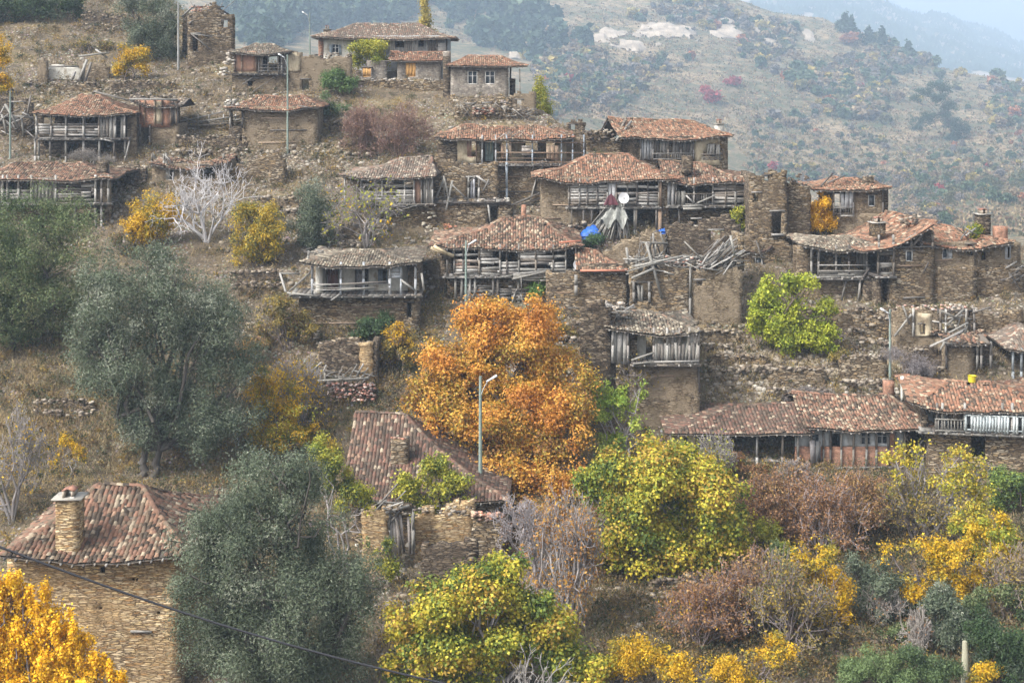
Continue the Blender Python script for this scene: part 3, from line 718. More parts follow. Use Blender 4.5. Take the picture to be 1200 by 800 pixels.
def tree(name, label, cat, px, py, lobes, n, size, pal, asp=.5, trunk=.25, bark=BARK, csize=.45, gap=0, group=None, dry=.9,
         twigs=60, up=.35, shell=.45, per=22, Yo=0, tr_h=None, stems=1, gs=1.6, Y=None, seed=None):
    """px,py: foot of the tree in the photo; lobes: (px,py,rx,ry) ellipses of the crown in photo px, real ellipsoids at the foot's distance"""
    B0 = at(px, py); 
    if Y: B0 = Vector(((px-CX)/F*Y, Y, float(H((px-CX)/F*Y, Y))))
    seed = seed if seed is not None else random.randint(0, 999); Yc = B0.y+Yo; k = Yc/F
    root = thing(name, label, cat, B0, 0, group); L = []
    for i, l in enumerate(lobes):
        dy = l[4] if len(l) > 4 else random.uniform(-.25, .25)*l[2]*k
        c = np.array([(l[0]-CX)*k-B0.x, Yo+dy, (HY-l[1])*k-B0.z]); L.append((c, l[2]*k, (l[2]+l[3])/2*k*dry, l[3]*k))
    tk = MB(); top = np.array([L[0][0][0]*.6, Yo*.6, max(.4, (min(l[0][2] for l in L))*.55)]) if tr_h is None else np.array([L[0][0][0]*.5, Yo*.5, tr_h])
    C, P = crown_pts(L, n, seed, csize, gap, shell, per, gs=gs)
    feet = [np.array([random.uniform(-.5, .5)*(stems > 1)*1.2, random.uniform(-.4, .4)*(stems > 1), -.4]) for _ in range(stems)]
    for f in feet:
        t2 = top+(f*[1.3, 1.3, 0] if stems > 1 else 0)
        limb(tk, f, t2, trunk, trunk*.75, bark, 5, .15); tk.segs([f], [f+[0, 0, .6]], trunk*1.5, trunk, bark, 6)
        for l in L:
            if stems > 1 and random.random() < .45: continue
            pts = limb(tk, t2, l[0]+RNG.normal(size=3)*.2, trunk*.6, trunk*.22, bark, 5, .25)
    tw = tk
    if len(C) and twigs:
        cs = C[RNG.choice(len(C), min(twigs, len(C)), replace=False)]
        lc = np.array([l[0] for l in L])
        for c in cs:
            j = np.argmin(((lc-c)**2).sum(1)); s_ = lc[j]+(top-lc[j])*random.uniform(0, .5)
            limb(tw, s_, c+(c-s_)*.08, trunk*.2, trunk*.05, bark, 4, .3, sides=3)
    tk.build('trunk', 'bark', root)
    cr = MB(); leaves(cr, P, size, pal, asp, up, seed, crown_pts.extra[1], crown_pts.extra[0]); cr.build('crown', 'leaf', root)
    return root
def bare(name, label, cat, px, py, h_px, spread_px=None, r=.12, depth=5, col=TWIG, stems=4, group=None, lv=0, pal=None, size=.15, up=.12, sp=.5, lean=(0, 0), Y=None, kids=(2, 3), tail=None):
    B0 = at(px, py)
    if Y: B0 = Vector(((px-CX)/F*Y, Y, float(H((px-CX)/F*Y, Y))))
    k = B0.y/F; h = h_px*k; w = (spread_px or h_px*.5)*k
    root = thing(name, label, cat, B0, 0, group); segs = []
    for i in range(stems):
        d = np.array([random.uniform(-1, 1)*w/h*1.1+lean[0], random.uniform(-.6, .6)*w/h, 1.0+lean[1]])
        grow(np.array([random.uniform(-.15, .15)*w*.3, random.uniform(-.2, .2), -.3]), d, r*random.uniform(.6, 1), h*.36, depth-1, segs, up, sp, kids, shr=.70)
    P = np.array([s[0] for s in segs]); Q = np.array([s[1] for s in segs]); r0 = np.array([s[2] for s in segs]); r1 = np.array([s[3] for s in segs])
    # fit the height to the photo
    zz = np.percentile(Q[:, 2], 99.5); f = h/zz; P = P*[min(f, 1.4), min(f, 1.4), f]; Q = Q*[min(f, 1.4), min(f, 1.4), f]
    xs = np.percentile(np.abs(Q[:, 0]-np.median(Q[:, 0])), 97); g = min(1.6, max(.5, w/xs)) if xs > 0 else 1
    P[:, :2] *= g; Q[:, :2] *= g
    r0 = np.maximum(r0, .016); r1 = np.maximum(r1, .012)
    mb = MB(); cc = np.array(col)*RNG.uniform(.8, 1.2, (len(P), 1)); big = r0 > r*.35
    mb.segs(P[big], Q[big], r0[big], r1[big], cc[big], 5); mb.build('trunk', 'bark', root)
    mb = MB(); mb.segs(P[~big], Q[~big], r0[~big], r1[~big], cc[~big], 3); mb.build('twigs', 'bark', root)
    if lv:
        e = Q[r0 < max(r*.45, .018)]; e = e[e[:, 2] > h*.1]; e = e if len(e) else Q; sel = e[RNG.integers(0, len(e), lv)]+RNG.normal(0, .12, (lv, 3))
        cr = MB(); leaves(cr, sel, size, pal or GOLD, .6, 0, random.randint(0, 99)); cr.build('leaves', 'leaf', root)
    return root
OLIVE = [(.065, .085, .05), (.11, .14, .085), (.16, .185, .12), (.09, .12, .068), (.25, .27, .20)]
OLIVEG = [(.06, .09, .032), (.11, .15, .055), (.16, .20, .085), (.085, .12, .042), (.22, .23, .11)]
GOLD = [(.52, .31, .015), (.68, .43, .02), (.60, .36, .015), (.40, .30, .02), (.22, .19, .03)]
YG = [(.14, .18, .025), (.28, .30, .035), (.43, .40, .05), (.36, .33, .04), (.19, .22, .03)]
YGB = [(.09, .135, .02), (.20, .24, .03), (.38, .36, .04), (.50, .41, .04), (.38, .25, .04), (.15, .19, .03)]
ORANGE = [(.44, .18, .03), (.60, .27, .045), (.68, .36, .07), (.54, .31, .045), (.36, .28, .05), (.26, .13, .035)]
RUST = [(.26, .13, .06), (.33, .18, .08), (.22, .12, .07), (.38, .24, .09)]
DARKG = [(.03, .06, .02), (.05, .09, .03), (.07, .11, .04), (.04, .07, .03)]
SCRUB = [(.16, .14, .05), (.26, .20, .06), (.36, .26, .05), (.12, .12, .05), (.20, .12, .06)]

# ================================================================ THE VILLAGE, roughly from the top down
# --- ruined tower house, top left
b = B('ruined_house', 'roofless tall brown stone house with slanting beams at the very top of the hill', 'house', 245, 76, 14)
b.wall(220, 274, 14, 78, 'stone', [(226, 232, 40, 60), (262, 267, 24, 32)], top=[(220, 22), (229, 14), (240, 10), (252, 6), (262, 14), (274, 18)], rag=1, ext=2)
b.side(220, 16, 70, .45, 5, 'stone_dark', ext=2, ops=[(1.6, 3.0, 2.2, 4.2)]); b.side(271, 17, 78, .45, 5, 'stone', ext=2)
b.wall(214, 262, 12, 60, 'stone', y=5, top=[(214, 16), (240, 6), (262, 12)], rag=1, ext=3)
b.beams([(221, 28, 250, 8, -.1, 1), (224, 40, 249, 60, -.3, -.3), (213, 20, 228, 6, 3, 1), (246, 4, 273, 20, 0, 2), (226, 40, 249, 43, -.25, -.25), (236, 12, 262, 8, 1, 3)], .2)
b.heap(222, 270, 6, 14, 10, (0, 4), (1, 2.5), .12, name='fallen_timber'); b.rubble(222, 256, 7, 14, 60, (.5, 4), (.1, .25), [(.43, .18, .12), (.5, .3, .22), (.3, .25, .2)], 'broken_tiles', 'tile')

# --- small timber house with open front, below it an earthen wall
b = B('timber_house', 'small wooden house with open porch on a mud wall, left of the white hilltop house', 'house', 304, 110, 4)
b.shell(272, 336, 84, 112, 6, 'mud', [(290, 296, 95, 101), (354, 362, 92, 106)][:1])
b.wall(274, 301, 60, 84, 'pink', [], y=0); b.posts([275, 283, 300], 60, 84, -.1, cols=BROWN)
b.wall(300, 335, 60, 84, 'stone_dark', [(313, 325, 64, 84)], y=1.6); b.side(301, 60, 84, .4, 1.7, 'mud')
b.posts([303, 314, 326, 330, 335], 60, 86, -.1, .13); b.rail(303, 335, 76, 84, -.15); b.slab(270, 337, 86, -.5, 5)
b.planks(325, 334, 60, 85, -.12, 'v', .25); b.planks(302, 308, 62, 84, -.1, 'v', .22, .2)
b.beams([(296, 108, 328, 86, -1.2, -.1), (284, 99, 300, 88, -1, 0)], .09)
b.roof(268, 342, 61, 49, 6, 2.4, 2.4, .8, 'grey', .2, mess=1.6)
b.rubble(258, 274, 60, 88, 30, (-.5, .5), (.15, .4), [(.34, .31, .27), (.38, .33, .27)])

BOARD = [(.46, .45, .42), (.40, .39, .365), (.52, .50, .47)]
# --- white house on the ridge
b = B('plastered_house', 'long white and grey-boarded hilltop house with wide tiled roof, behind the small fig', 'house', 450, 84)
b.wall(379, 421, 42, 80, 'white', [(389, 397, 52, 62, 'winm', (.6, .6, .6))], ext=2); b.planks(386, 390, 52, 63, -.06, 'v', .16, 0, [(.26, .31, .35)], name='shutter'); b.planks(397, 400, 52, 63, -.06, 'v', .16, 0, [(.26, .31, .35)], name='shutter')
b.wall(373, 379, 44, 80, 'brick', y=-.02, ext=2)
b.wall(421, 524, 42, 80, 'grey_pl', [(463.5, 472.5, 45, 55.5), (490.5, 496.5, 44, 55)], ext=2, lint=False)
b.planks(450, 463, 43, 61, -.06, 'v', .2, .05, BOARD); b.planks(473, 490, 43, 61, -.06, 'v', .2, .04, BOARD); b.planks(497, 502, 43, 61, -.06, 'v', .2, .04, BOARD)
b.planks(463, 473, 56, 61, -.06, 'v', .2, .04, BOARD); b.planks(421, 450, 43, 62, -.06, 'v', .22, .04, BOARD); b.beams([(463, 44, 463, 56, -.12), (468, 45, 469, 56, -.1), (473, 44, 473, 56, -.12)], .1)
b.planks(502, 512, 45, 62, -.3, 'v', .2, .05, GREY); b.planks(512, 523, 50, 62, -.3, 'h', .2, .1, BOARD); b.posts([502, 512, 523], 44, 64, -.35, .13)
b.side(374, 43, 80, .45, 8, 'white'); b.side(520, 43, 80, .45, 8, 'grey_pl'); b.wall(374, 524, 43, 70, 'stone', y=8, ext=2)
b.roof(364, 534, 44, 27, 8.5, 4.4, 4.4, 1.2, 'slate', .16, mess=1.1)
b.chimney(379, 387, 35, 44, 2.5, 'stone')
b.rubble(372, 384, 40, 44, 8, (0, 1), (.08, .16))

# --- stone wing under the white house
b = B('stone_wing', 'low grey stone wing with orange boarded windows and dark green doorway below the white house', 'house', 470, 93)
b.shell(430, 517, 71, 93, 4.6, 'stone_grey', [(453.5, 465.5, 72.5, 93), (476, 487, 74, 90, 'shut', (.58, .33, .12)), (425, 426, 79, 90)][:2])
b.wall(424, 436, 78, 94, 'stone_grey', [(425.5, 434.5, 79.5, 90, 'shut', (.58, .33, .12))], y=-.3, ext=2)
b.roof(455, 519, 71, 61, 4.2, 0, 0, .5, 'red', .05, mess=.7); b.chimney(519, 528, 60, 92, -.1, 'stone_grey', cap=False)
b.wall(408, 530, 94, 118, 'stone', y=-1.6, t=.6, top=[(408, 94), (440, 94.5), (470, 93.5), (530, 95)], rag=.8, ext=2, name='terrace_wall')
b.heap(428, 440, 90, 94, 3, (-1, -1), (.5, 1)); b.rubble(430, 530, 92, 95, 50, (-1.9, -1.1), (.08, .2), [(.34, .31, .27), (.4, .36, .3)])

# --- grey stone house with two white windows
b = B('stone_house', 'grey stone house with two white double windows and red tiled roof on the ridge', 'house', 560, 112)
b.shell(528, 596, 76, 114, 6, 'stone_grey', [(548.5, 559, 83.5, 98.5, 'winm', (.62, .60, .56)), (569, 579.5, 83.5, 98.5, 'winm', (.62, .60, .56))])
b.wall(519, 528, 66, 100, 'stone_dark', y=.4, ext=2); b.roof(522, 619, 77, 65, 6, 2.2, 3, .7, 'red', .06, mess=.7, ridge=True)
b.posts([609], 81, 112, -.3, .16, cols=PALE); b.posts([598], 78, 112, 3, .2); b.wall(597, 604, 92, 112, 'stone_dark', y=2.4, ext=2)
b.wall(524, 604, 112, 124, 'stone', y=-.9, top=[(524, 112), (560, 115), (604, 113)], rag=1, ext=2.5, name='terrace_wall')

# --- ruin right of it
b = B('ruined_walls', 'broken grey walls with whitish fallen timber below the grey stone house on the ridge', 'ruin', 600, 140)
b.wall(533, 600, 118, 142, 'stone', [(547, 553, 122, 128), (568, 574, 121, 125), (589, 593, 121, 131)], top=[(533, 124), (548, 117), (575, 116), (590, 118), (600, 112)], rag=1, ext=2)
b.wall(597, 628, 108, 140, 'mud', [(606, 611, 117, 123)], y=1.2, top=[(597, 112), (606, 109), (620, 108), (628, 108)], rag=.7, ext=2)
b.heap(533, 600, 121, 132, 22, (-.8, .5), (.8, 2.2), .1, PALE); b.heap(598, 625, 126, 136, 16, (-.6, .5), (.8, 2.4), .12, PALE)
b.rubble(554, 580, 126, 134, 120, (-.5, .4), (.1, .22), [(.36, .2, .15), (.43, .2, .13), (.5, .4, .32)], 'broken_tiles', 'tile'); b.rubble(535, 625, 124, 136, 90, (-.6, .6), (.1, .28))

# --- house with verandah rail, upper middle
b = B('verandah_house', 'red-roofed house with cream plaster patch and long dark verandah below the ridge', 'house', 600, 236)
b.shell(512, 686, 192, 236, 8, 'stone', [(571, 586, 241, 262)][:0])
b.wall(512, 538, 160, 192, 'stone_dark', [], y=.02); b.wall(536, 558, 161, 191, 'cream', [(547.5, 558, 165, 184, 'half', (.30, .18, .13))], y=-.05)
b.wall(558, 684, 161, 192, 'mud', [(568, 579, 163, 189, 'door', (.42, .52, .50)), (588, 596, 166, 190), (616, 630, 164, 190), (640, 650, 166, 190)], y=1.5)
b.wall(598, 614, 164, 190, 'cream', y=1.4); b.wall(650, 664, 168, 190, 'cream', y=1.4); b.side(558, 161, 191, 0, 1.5, 'mud')
b.side(681, 161, 192, .1, 6, 'stone_dark'); b.slab(540, 686, 192, -.7, 4); b.posts([565, 581, 594, 624, 658, 671, 684], 158, 193, -.6, .13, cols=[(.24, .27, .30), (.3, .3, .3)])
b.rail(582, 684, 167, 191, -.65, 'bars', BROWN); b.rail(582, 684, 179, 192, -.62, 'bars', BROWN)
b.planks(587, 600, 168, 184, -.5, 'v', .3, .1, BROWN, name='panel'); b.planks(640, 655, 170, 186, -.5, 'v', .3, .1, BROWN, name='panel'); b.planks(612, 622, 170, 182, -.5, 'h', .3, .2, [(.42, .38, .34)], name='panel')
b.posts([594], 190, 238, -.65, .2, 1, cols=[(.24, .27, .30)]); b.posts([589, 618, 636, 672], 194, 238, .3, .15, 1, cols=BROWN)
b.beams([(622, 234, 632, 196, -.4, .3), (562, 205, 568, 194, -.7, -.3), (560, 192, 567, 198, -.6)], .12)
b.beams([(600, 240, 634, 226, -1.4), (600, 244, 636, 231, -1.2), (604, 246, 632, 236, -1)], .22, PALE)
b.roof(510, 674, 160, 143, 8, 2.5, 3.5, .9, 'red', .3, mess=1.4, drop=.04)
b.heap(588, 668, 157, 161, 12, (-.6, 0), (.8, 2), .08, PALE); b.heap(625, 648, 190, 196, 12, (-.8, -.2), (.8, 1.8), .09, GREY)

# --- ruin between verandah house and right house
b = B('ruined_walls', 'tumbled stone walls between the verandah house and the boarded skyline house', 'ruin', 700, 178)
b.wall(664, 686, 140, 166, 'stone_dark', [(669, 674, 146, 152)], y=3, top=[(664, 142), (672, 139), (680, 143), (686, 141)], rag=1, ext=3)
b.wall(685, 730, 152, 182, 'stone', top=[(685, 155), (692, 152), (702, 158), (712, 154), (722, 162), (730, 158)], rag=1.6, ext=3); b.heap(708, 722, 150, 168, 8, (.2, 1), (.8, 2), .1)
b.rubble(686, 728, 152, 166, 90, (-.6, .8), (.1, .3))

# --- skyline house
b = B('boarded_house', 'skyline house with weathered upright boards and cream plaster right end with open shutters', 'house', 795, 196, 12)
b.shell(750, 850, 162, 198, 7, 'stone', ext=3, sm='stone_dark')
b.wall(750, 813, 160, 188, 'stone_dark', y=-.03, t=.2, lint=False); b.planks(751, 765, 162, 186, -.1, 'v', .24, .02, [(.36, .37, .38), (.42, .42, .42)])
b.planks(766, 773, 162, 186, -.08, 'v', .2, .05); b.planks(773, 783, 164, 178, -.14, 'v', .24, 0, PALE); b.planks(784, 799, 162, 184, -.1, 'v', .26, .05); b.planks(800, 813, 163, 180, -.1, 'v', .3, .08)
b.rail(765, 813, 180, 187, -.5, 'balusters'); b.posts([751, 765, 783, 798, 813], 161, 188, -.2, .14)
b.wall(813.5, 846, 160, 194, 'cream', [(824, 830, 177, 188), (830, 840, 168, 188, 'hole')], y=-.08, t=.3)
b.planks(828.5, 838, 168, 180, -.25, 'v', .22, 0, PALE, name='shutter'); b.planks(839, 844, 169, 186, -.25, 'v', .2, 0, PALE, name='shutter'); b.rail(822, 845, 181, 188, -.4, 'bars', PALE)
b.wall(844, 853, 160, 196, 'stone', y=-.12, ext=3)
b.roof(727, 860, 160, 139, 7.2, 0, 2.6, .7, 'red', .22, mess=1.5, drop=.03); b.gable(752, 0, .4, 6.8, 2.4, 'stone_dark')
b.chimney(840, 848.5, 146, 158, 1.2, 'white')
b.beams([(724, 158, 734, 138, 1, 3), (722, 165, 740, 142, .3, 2)], .2)
b.rubble(727, 745, 138, 150, 20, (.2, 4), (.08, .2))

# --- big house in the middle right with two roofs
b = B('big_timber_house', 'long grey-boarded timber house under two joined red tiled roofs, white dish on its front', 'house', 720, 268)
b.shell(634, 700, 208, 268, 8, 'mud', ext=2); b.wall(690, 772, 246, 285, 'stone_dark', [(700, 712, 250, 270), (733, 752, 250, 275)], y=1.2, ext=2)
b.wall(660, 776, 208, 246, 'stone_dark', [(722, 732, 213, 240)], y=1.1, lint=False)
G2 = [(.29, .275, .25), (.34, .325, .30), (.23, .21, .19), (.38, .365, .34), (.18, .155, .13)]
b.planks(667, 712, 212, 217, -.5, 'h', .3, .55, GREY); b.planks(666, 712, 217, 240, -.5, 'h', .23, .04, G2, 1.6); b.planks(712, 722, 213, 238, -.5, 'v', .4, 0, [(.38, .38, .38)])
b.planks(722, 746, 213, 240, -.5, 'h', .25, .12, G2, 1.8); b.planks(746, 772, 218, 240, -.5, 'h', .23, .04, G2, 2.2)
b.posts([667, 679, 688, 700, 712, 722, 735, 746, 759, 772], 209, 241, -.55, .12); b.slab(664, 774, 242, -.8, 3)
b.posts([670, 684, 693, 704, 744, 746, 769], 243, 275, -.6, .15, 1.5)
b.posts([773], 206, 262, -.45, .3, 2, cols=BROWN); b.wall(773, 784, 206, 262, 'stone', y=-.2, ext=3)
b.wall(780, 880, 206, 262, 'stone', [(812, 814, 256, 258)][:0], y=1.6, ext=3)
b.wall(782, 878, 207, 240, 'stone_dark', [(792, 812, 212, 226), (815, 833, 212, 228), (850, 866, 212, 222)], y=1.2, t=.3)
b.planks(782, 791, 208, 240, -.3, 'v', .24, .05, [(.3, .3, .3), (.36, .35, .34)]); b.planks(792, 804, 224, 240, -.35, 'v', .3, .02, PALE)
b.rail(803, 836, 227, 240, -.5, 'balusters'); b.beams([(817, 238, 838, 229, -.7), (804, 229, 813, 238, -.7)], .16, PALE)
b.planks(836, 877, 213, 238, -.4, 'h', .24, .05, G2, 1.3); b.planks(801, 822, 240, 246, -.9, 'h', .3, 0, PALE)
b.posts([792, 813, 835, 850, 862, 877], 208, 241, -.45, .13); b.slab(782, 880, 241, -.7, 3); b.posts([796], 242, 275, -.3, .14, 1)
b.shell(782, 876, 244, 275, 7, 'stone', [(812, 817, 257, 266)], y=.8, ext=2)
b.roof(623, 797, 209, 177, 8.6, 5.2, 4.2, .9, 'red', .3, mess=1.3); 
b.roof(778, 882, 211, 187, 7.4, 0, 3.8, 1.0, 'mix', .3, mess=1.4, y0=.2); b.chimney(800, 812, 183, 197, .8, 'stone_dark', cap=False)
big = b
# satellite dishes
def dish(name_label, px, py, y, r, B_):
    p = Vector(B_.P(px, py, y)); w = B_.root.matrix_basis @ p if False else Vector((B_.X0, B_.Y0, B_.Z0))+Matrix.Rotation(B_.yaw, 3, 'Z')@p
    t = thing('satellite_dish', name_label, 'satellite dish', w)
    mb = MB(); n = 20; rr = [0, .35, .7, 1.0]; V = []; 
    for q in rr:
        for k in range(n): a = k*2*math.pi/n; V.append((math.cos(a)*r*q, .16*r*(1-q*q), math.sin(a)*r*q*1.05))
    Fa = [(i*n+k, i*n+(k+1) % n, (i+1)*n+(k+1) % n, (i+1)*n+k) for i in range(3) for k in range(n)]
    mb.add(V, Fa, (.62, .62, .63)); mb.add([(x, y_+.03, z) for x, y_, z in V], [f[::-1] for f in Fa], (.5, .5, .5)); mb.build('reflector', 'paint', t, True)
    mb = MB(); mb.beam((0, -.02, -r), (0, -r*.9, 0), .03, .03, (.4, .4, .4)); mb.beam((0, -r*.95, -.05), (0, -r*.8, .05), .08, .08, (.3, .3, .3)); mb.build('feed_arm', 'paint', t)
    mb = MB(); mb.beam((0, .1, 0), (0, .45, -.15), .05, .05, (.4, .4, .4)); mb.beam((0, .45, -.15), (0, .45, -r-.4), .06, .06, (.4, .4, .4)); mb.build('bracket', 'paint', t)
    return t
dish('white satellite dish fixed to the boards of the long double-roofed timber house', 731, 232, -1.2, .46, b)
# poles leaning together under a sheet
P = at(712, 277); P.y -= .4
t = thing('pole_stack', 'cone of leaning poles half wrapped in pale plastic in front of the long timber house', 'pole stack', P)
mb = MB(); apex = Vector((1.0, .9, 3.0))
for k in range(46):
    a = random.uniform(3.3, 6.2); rr = random.uniform(1.2, 2.6); f = Vector((math.cos(a)*rr*.95-.2, math.sin(a)*rr*.5+.3, -.2)); tp = apex+Vector((random.uniform(-.5, .5), random.uniform(-.2, .2), random.uniform(-.2, .35)))
    mb.beam(f, tp, .09, .07, jit(random.choice(PALE), .1))
mb.build('poles', 'wood', t)
mb = MB(); n = 22; V = []
for i in range(8):
    for k in range(n):
        a = 3.3+k/(n-1)*2.5; q = i/7; rr = .15+1.55*q*(1+.05*math.sin(k*1.3)+.04*math.sin(k*2.9+q*5)); V.append((apex.x*(1-q*.45)+math.cos(a)*rr*.9-.05, apex.y*(1-q*.5)+math.sin(a)*rr*.5-.10-.05*q*math.sin(k*2.1+q*3), 3.0-q*(1.5+.9*math.sin(k*.45+.6)**2)+.05*math.sin(k*3+q*7)))
mb.add(V, [(i*n+k, i*n+k+1, (i+1)*n+k+1, (i+1)*n+k) for i in range(7) for k in range(n-1)], np.array([(.27, .275, .25)])*RNG.uniform(.6, 1.25, (7*(n-1), 1))); o = mb.build('plastic_sheet', 'wood', t, True)
def tarp(label, px, py, w, d, h, col, dy=-.6):
    P = at(px, py); P.y += dy; P.z = (HY-py)/F*P.y
    n = 14; mb = MB(); V = []
    for i in range(n):
        for k in range(n):
            u, v = i/(n-1)-.5, k/(n-1)-.5; e = max(0, 1-(abs(u)*2)**3)*max(0, 1-(abs(v)*2)**3)
            V.append((u*w*(1+.12*math.sin(k)), v*d, h*e*(.85+.12*math.sin(i*1.3+k*1.9)+.10*math.sin(i*.9-k*2.2))*(.35+.75*(u+.5))+.08*random.random()))
    V += [(x, y, z-.25) for x, y, z in V]; m_ = n*n
    mb.add(V, [(i*n+k, (i+1)*n+k, (i+1)*n+k+1, i*n+k+1) for i in range(n-1) for k in range(n-1)]+[(m_+i*n+k, m_+i*n+k+1, m_+(i+1)*n+k+1, m_+(i+1)*n+k) for i in range(n-1) for k in range(n-1)], col)
    o = mb.build('tarpaulin', 'paint'); o.location = P; return tag(o, label, 'tarpaulin')
tarp('bright blue tarpaulin heaped beside the cone of leaning poles', 691, 277, 1.9, 1.3, 1.2, (.02, .10, .42))
tarp('small flat blue tarpaulin lying right of the cone of leaning poles', 780, 271, 1.4, .8, .35, (.02, .10, .42))
# maroon cloth over the floor edge
mb = MB(); n = 9; p0 = Vector((b.X0, b.Y0, b.Z0))+Vector(b.P(716, 240, -.95)); V = []
for i in range(n):
    for k in range(8):
        u = i/(n-1)-.5; v = k/7; V.append((u*(.5+.7*v)*1.1, -.08-.10*math.sin(i*1.9)*v-.05, .95*(1-v)*(1-.5*abs(u))))
V += [(x, y+.14, z) for x, y, z in V]; m_ = n*8
mb.add(V, [(i*8+k, i*8+k+1, (i+1)*8+k+1, (i+1)*8+k) for i in range(n-1) for k in range(7)]+[(m_+i*8+k, m_+(i+1)*8+k, m_+(i+1)*8+k+1, m_+i*8+k+1) for i in range(n-1) for k in range(7)], (.11, .035, .045))
o = mb.build('cloth', 'paint'); o.location = p0; tag(o, 'dark maroon cloth bunched on the floor edge left of the white dish', 'cloth')

# --- tall ruined stone walls right of it
b = B('ruined_house', 'tall roofless stone walls with empty window openings beside the golden little tree', 'ruin', 905, 300)
b.wall(878, 922, 200, 300, 'stone', [(905, 916, 248, 274), (884, 889, 226, 236), (896, 901, 206, 212)], top=[(878, 205), (886, 202), (893, 207), (905, 202), (922, 201)], rag=.8, ext=2)
b.wall(921, 950, 214, 275, 'stone', y=1.5, top=[(921, 214), (935, 213), (950, 216)], rag=.7, ext=2); b.side(919, 215, 290, .4, 6, 'stone_dark', ext=2)
b.side(879, 204, 290, .4, 5, 'stone_dark', ext=2); b.beams([(904, 275, 918, 275, -.15)], .25, PALE); b.beams([(880, 232, 908, 230, .5), (886, 240, 912, 222, .3, 1)], .12)
b.heap(882, 904, 225, 245, 10, (.2, 1), (1, 2), .1); b.rubble(880, 948, 203, 216, 50, (0, 2), (.1, .25))
b.wall(862, 930, 285, 390, 'stone', [(885, 893.5, 302, 316, 'win', (.55, .55, .52)), (929, 930, 300, 310)][:1], y=-1.6, top=[(862, 280), (880, 276), (900, 284), (930, 286)], rag=.8, ext=1.5, name='lower_wall')
b.roof(866, 905, 291, 278, 4, 1, 1, .4, 'dark', .3, mess=2, y0=-1.4); b.beams([(886, 282, 896, 312, -1.9), (893, 300, 894, 328, -1.9)], .14, PALE)

# --- house behind the golden tree
b = B('plank_bay_house', 'two-storey house with plank bay, big chimney and red roof right of the golden little tree', 'house', 1000, 280, -4)
b.shell(976, 1042, 250, 285, 6.5, 'mud', ext=2); b.shell(999, 1036, 219, 252, 6, 'mud', [(1018, 1025, 228.5, 241.5, 'win', (.42, .42, .40))], y=.02, ext=0)
b.wall(960, 1000, 218, 252, 'stone_dark', [(978, 985, 227, 242)], y=.6); b.planks(960, 977, 222, 246, .3, 'v', .24, .05); b.planks(985, 1000, 222, 243, -.25, 'v', .3, .02, [(.42, .43, .44), (.36, .37, .38)])
b.rail(977, 1000, 243, 252, -.25, 'balusters'); b.posts([977, 985, 1000, 1035], 220, 254, -.2, .13); b.wall(1034, 1041, 220, 262, 'stone_dark', y=.4, ext=2)
b.roof(950, 1046, 221, 206, 6.5, 2.6, 2.6, .8, 'red', .2, mess=1.6, drop=.04); b.chimney(1012, 1024, 208, 220, 1, 'stone_dark', cap=False); b.beams([(962, 218, 976, 203, 0, 2), (970, 214, 990, 206, 0, 2)], .12)
b.rubble(1010, 1026, 206, 209, 8, (1, 2), (.12, .2)); b.beams([(985, 253, 1001, 253, -.35)], .14)

# --- balcony house, grey roof
b = B('balcony_house', 'small grey-roofed house with open post balcony above the round yellow-green tree', 'house', 985, 350)
b.shell(934, 1010, 325, 356, 6, 'mud', ext=3); b.wall(930, 1012, 288, 326, 'stone', [(960.5, 968, 298, 314), (980, 987, 301, 314), (929, 936, 302, 312)][:2], y=1.3)
b.wall(934, 952, 288, 326, 'stone', y=.2, ops=[(929, 937, 302, 313)][:0]); b.posts([951, 959, 980, 995, 1016], 287, 325, -.5, .15); b.slab(950, 1022, 325, -.8, 3)
b.rail(960, 1020, 311, 324, -.6, 'bars', PALE); b.planks(960, 1018, 316, 325, -.55, 'h', .2, .15, PALE, 2); b.beams([(1008, 330, 1019, 314, -.8), (1008, 330, 1006, 352, -.6), (992, 326, 986, 352, -.4), (1006, 358, 1019, 326, -.2)], .15)
b.planks(1003, 1015, 290, 312, .2, 'v', .25, .1); b.roof(940, 1025, 289, 270, 6, 2.5, 1.2, .9, 'grey', .3, mess=2, drop=.05)
b.wall(932, 935, 320, 330, 'stone', y=-.2)

# --- wide house on the right with gable
b = B('gabled_house', 'wide stone house with timber gable and two chimneys at the right end of the ridge', 'house', 1085, 358, 8)
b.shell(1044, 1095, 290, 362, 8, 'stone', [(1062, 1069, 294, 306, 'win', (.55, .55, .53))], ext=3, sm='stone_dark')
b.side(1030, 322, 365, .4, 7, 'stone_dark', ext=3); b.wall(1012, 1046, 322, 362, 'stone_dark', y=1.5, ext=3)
b.planks(1030, 1048, 292, 322, -.15, 'h', .25, .15, PALE, 2); b.posts([1030, 1047, 1068, 1080, 1093], 275, 292, -.2, .14); b.posts([1029, 1047], 292, 322, -.25, .14)
b.beams([(1046, 290, 1095, 289, -.2), (1048, 290, 1068, 277, -.25), (1068, 277, 1093, 262, -.2), (1070, 288, 1080, 275, -.2), (1082, 320, 1088, 307, -.2)], .15)
b.slab(1028, 1050, 323, -.5, 3)
b.shell(1095, 1142, 284, 318, 7, 'mud', [(1104.5, 1110, 289, 303, 'win', (.5, .5, .5)), (1110, 1115.5, 289, 303, 'shut', (.4, .42, .44)), (1134, 1141, 286, 300)], y=.6, ext=1)
b.shell(1142, 1196, 284, 318, 6, 'mud', [(1150, 1156, 295, 305), (1178, 1184, 289, 303, 'half', (.4, .4, .4))], y=1.2, ext=1)
b.wall(1095, 1145, 312, 362, 'stone', y=.2, ext=3); b.wall(1142, 1200, 312, 370, 'stone', y=.8, ext=3, top=[(1142, 314), (1160, 318), (1180, 312), (1200, 318)], rag=1)
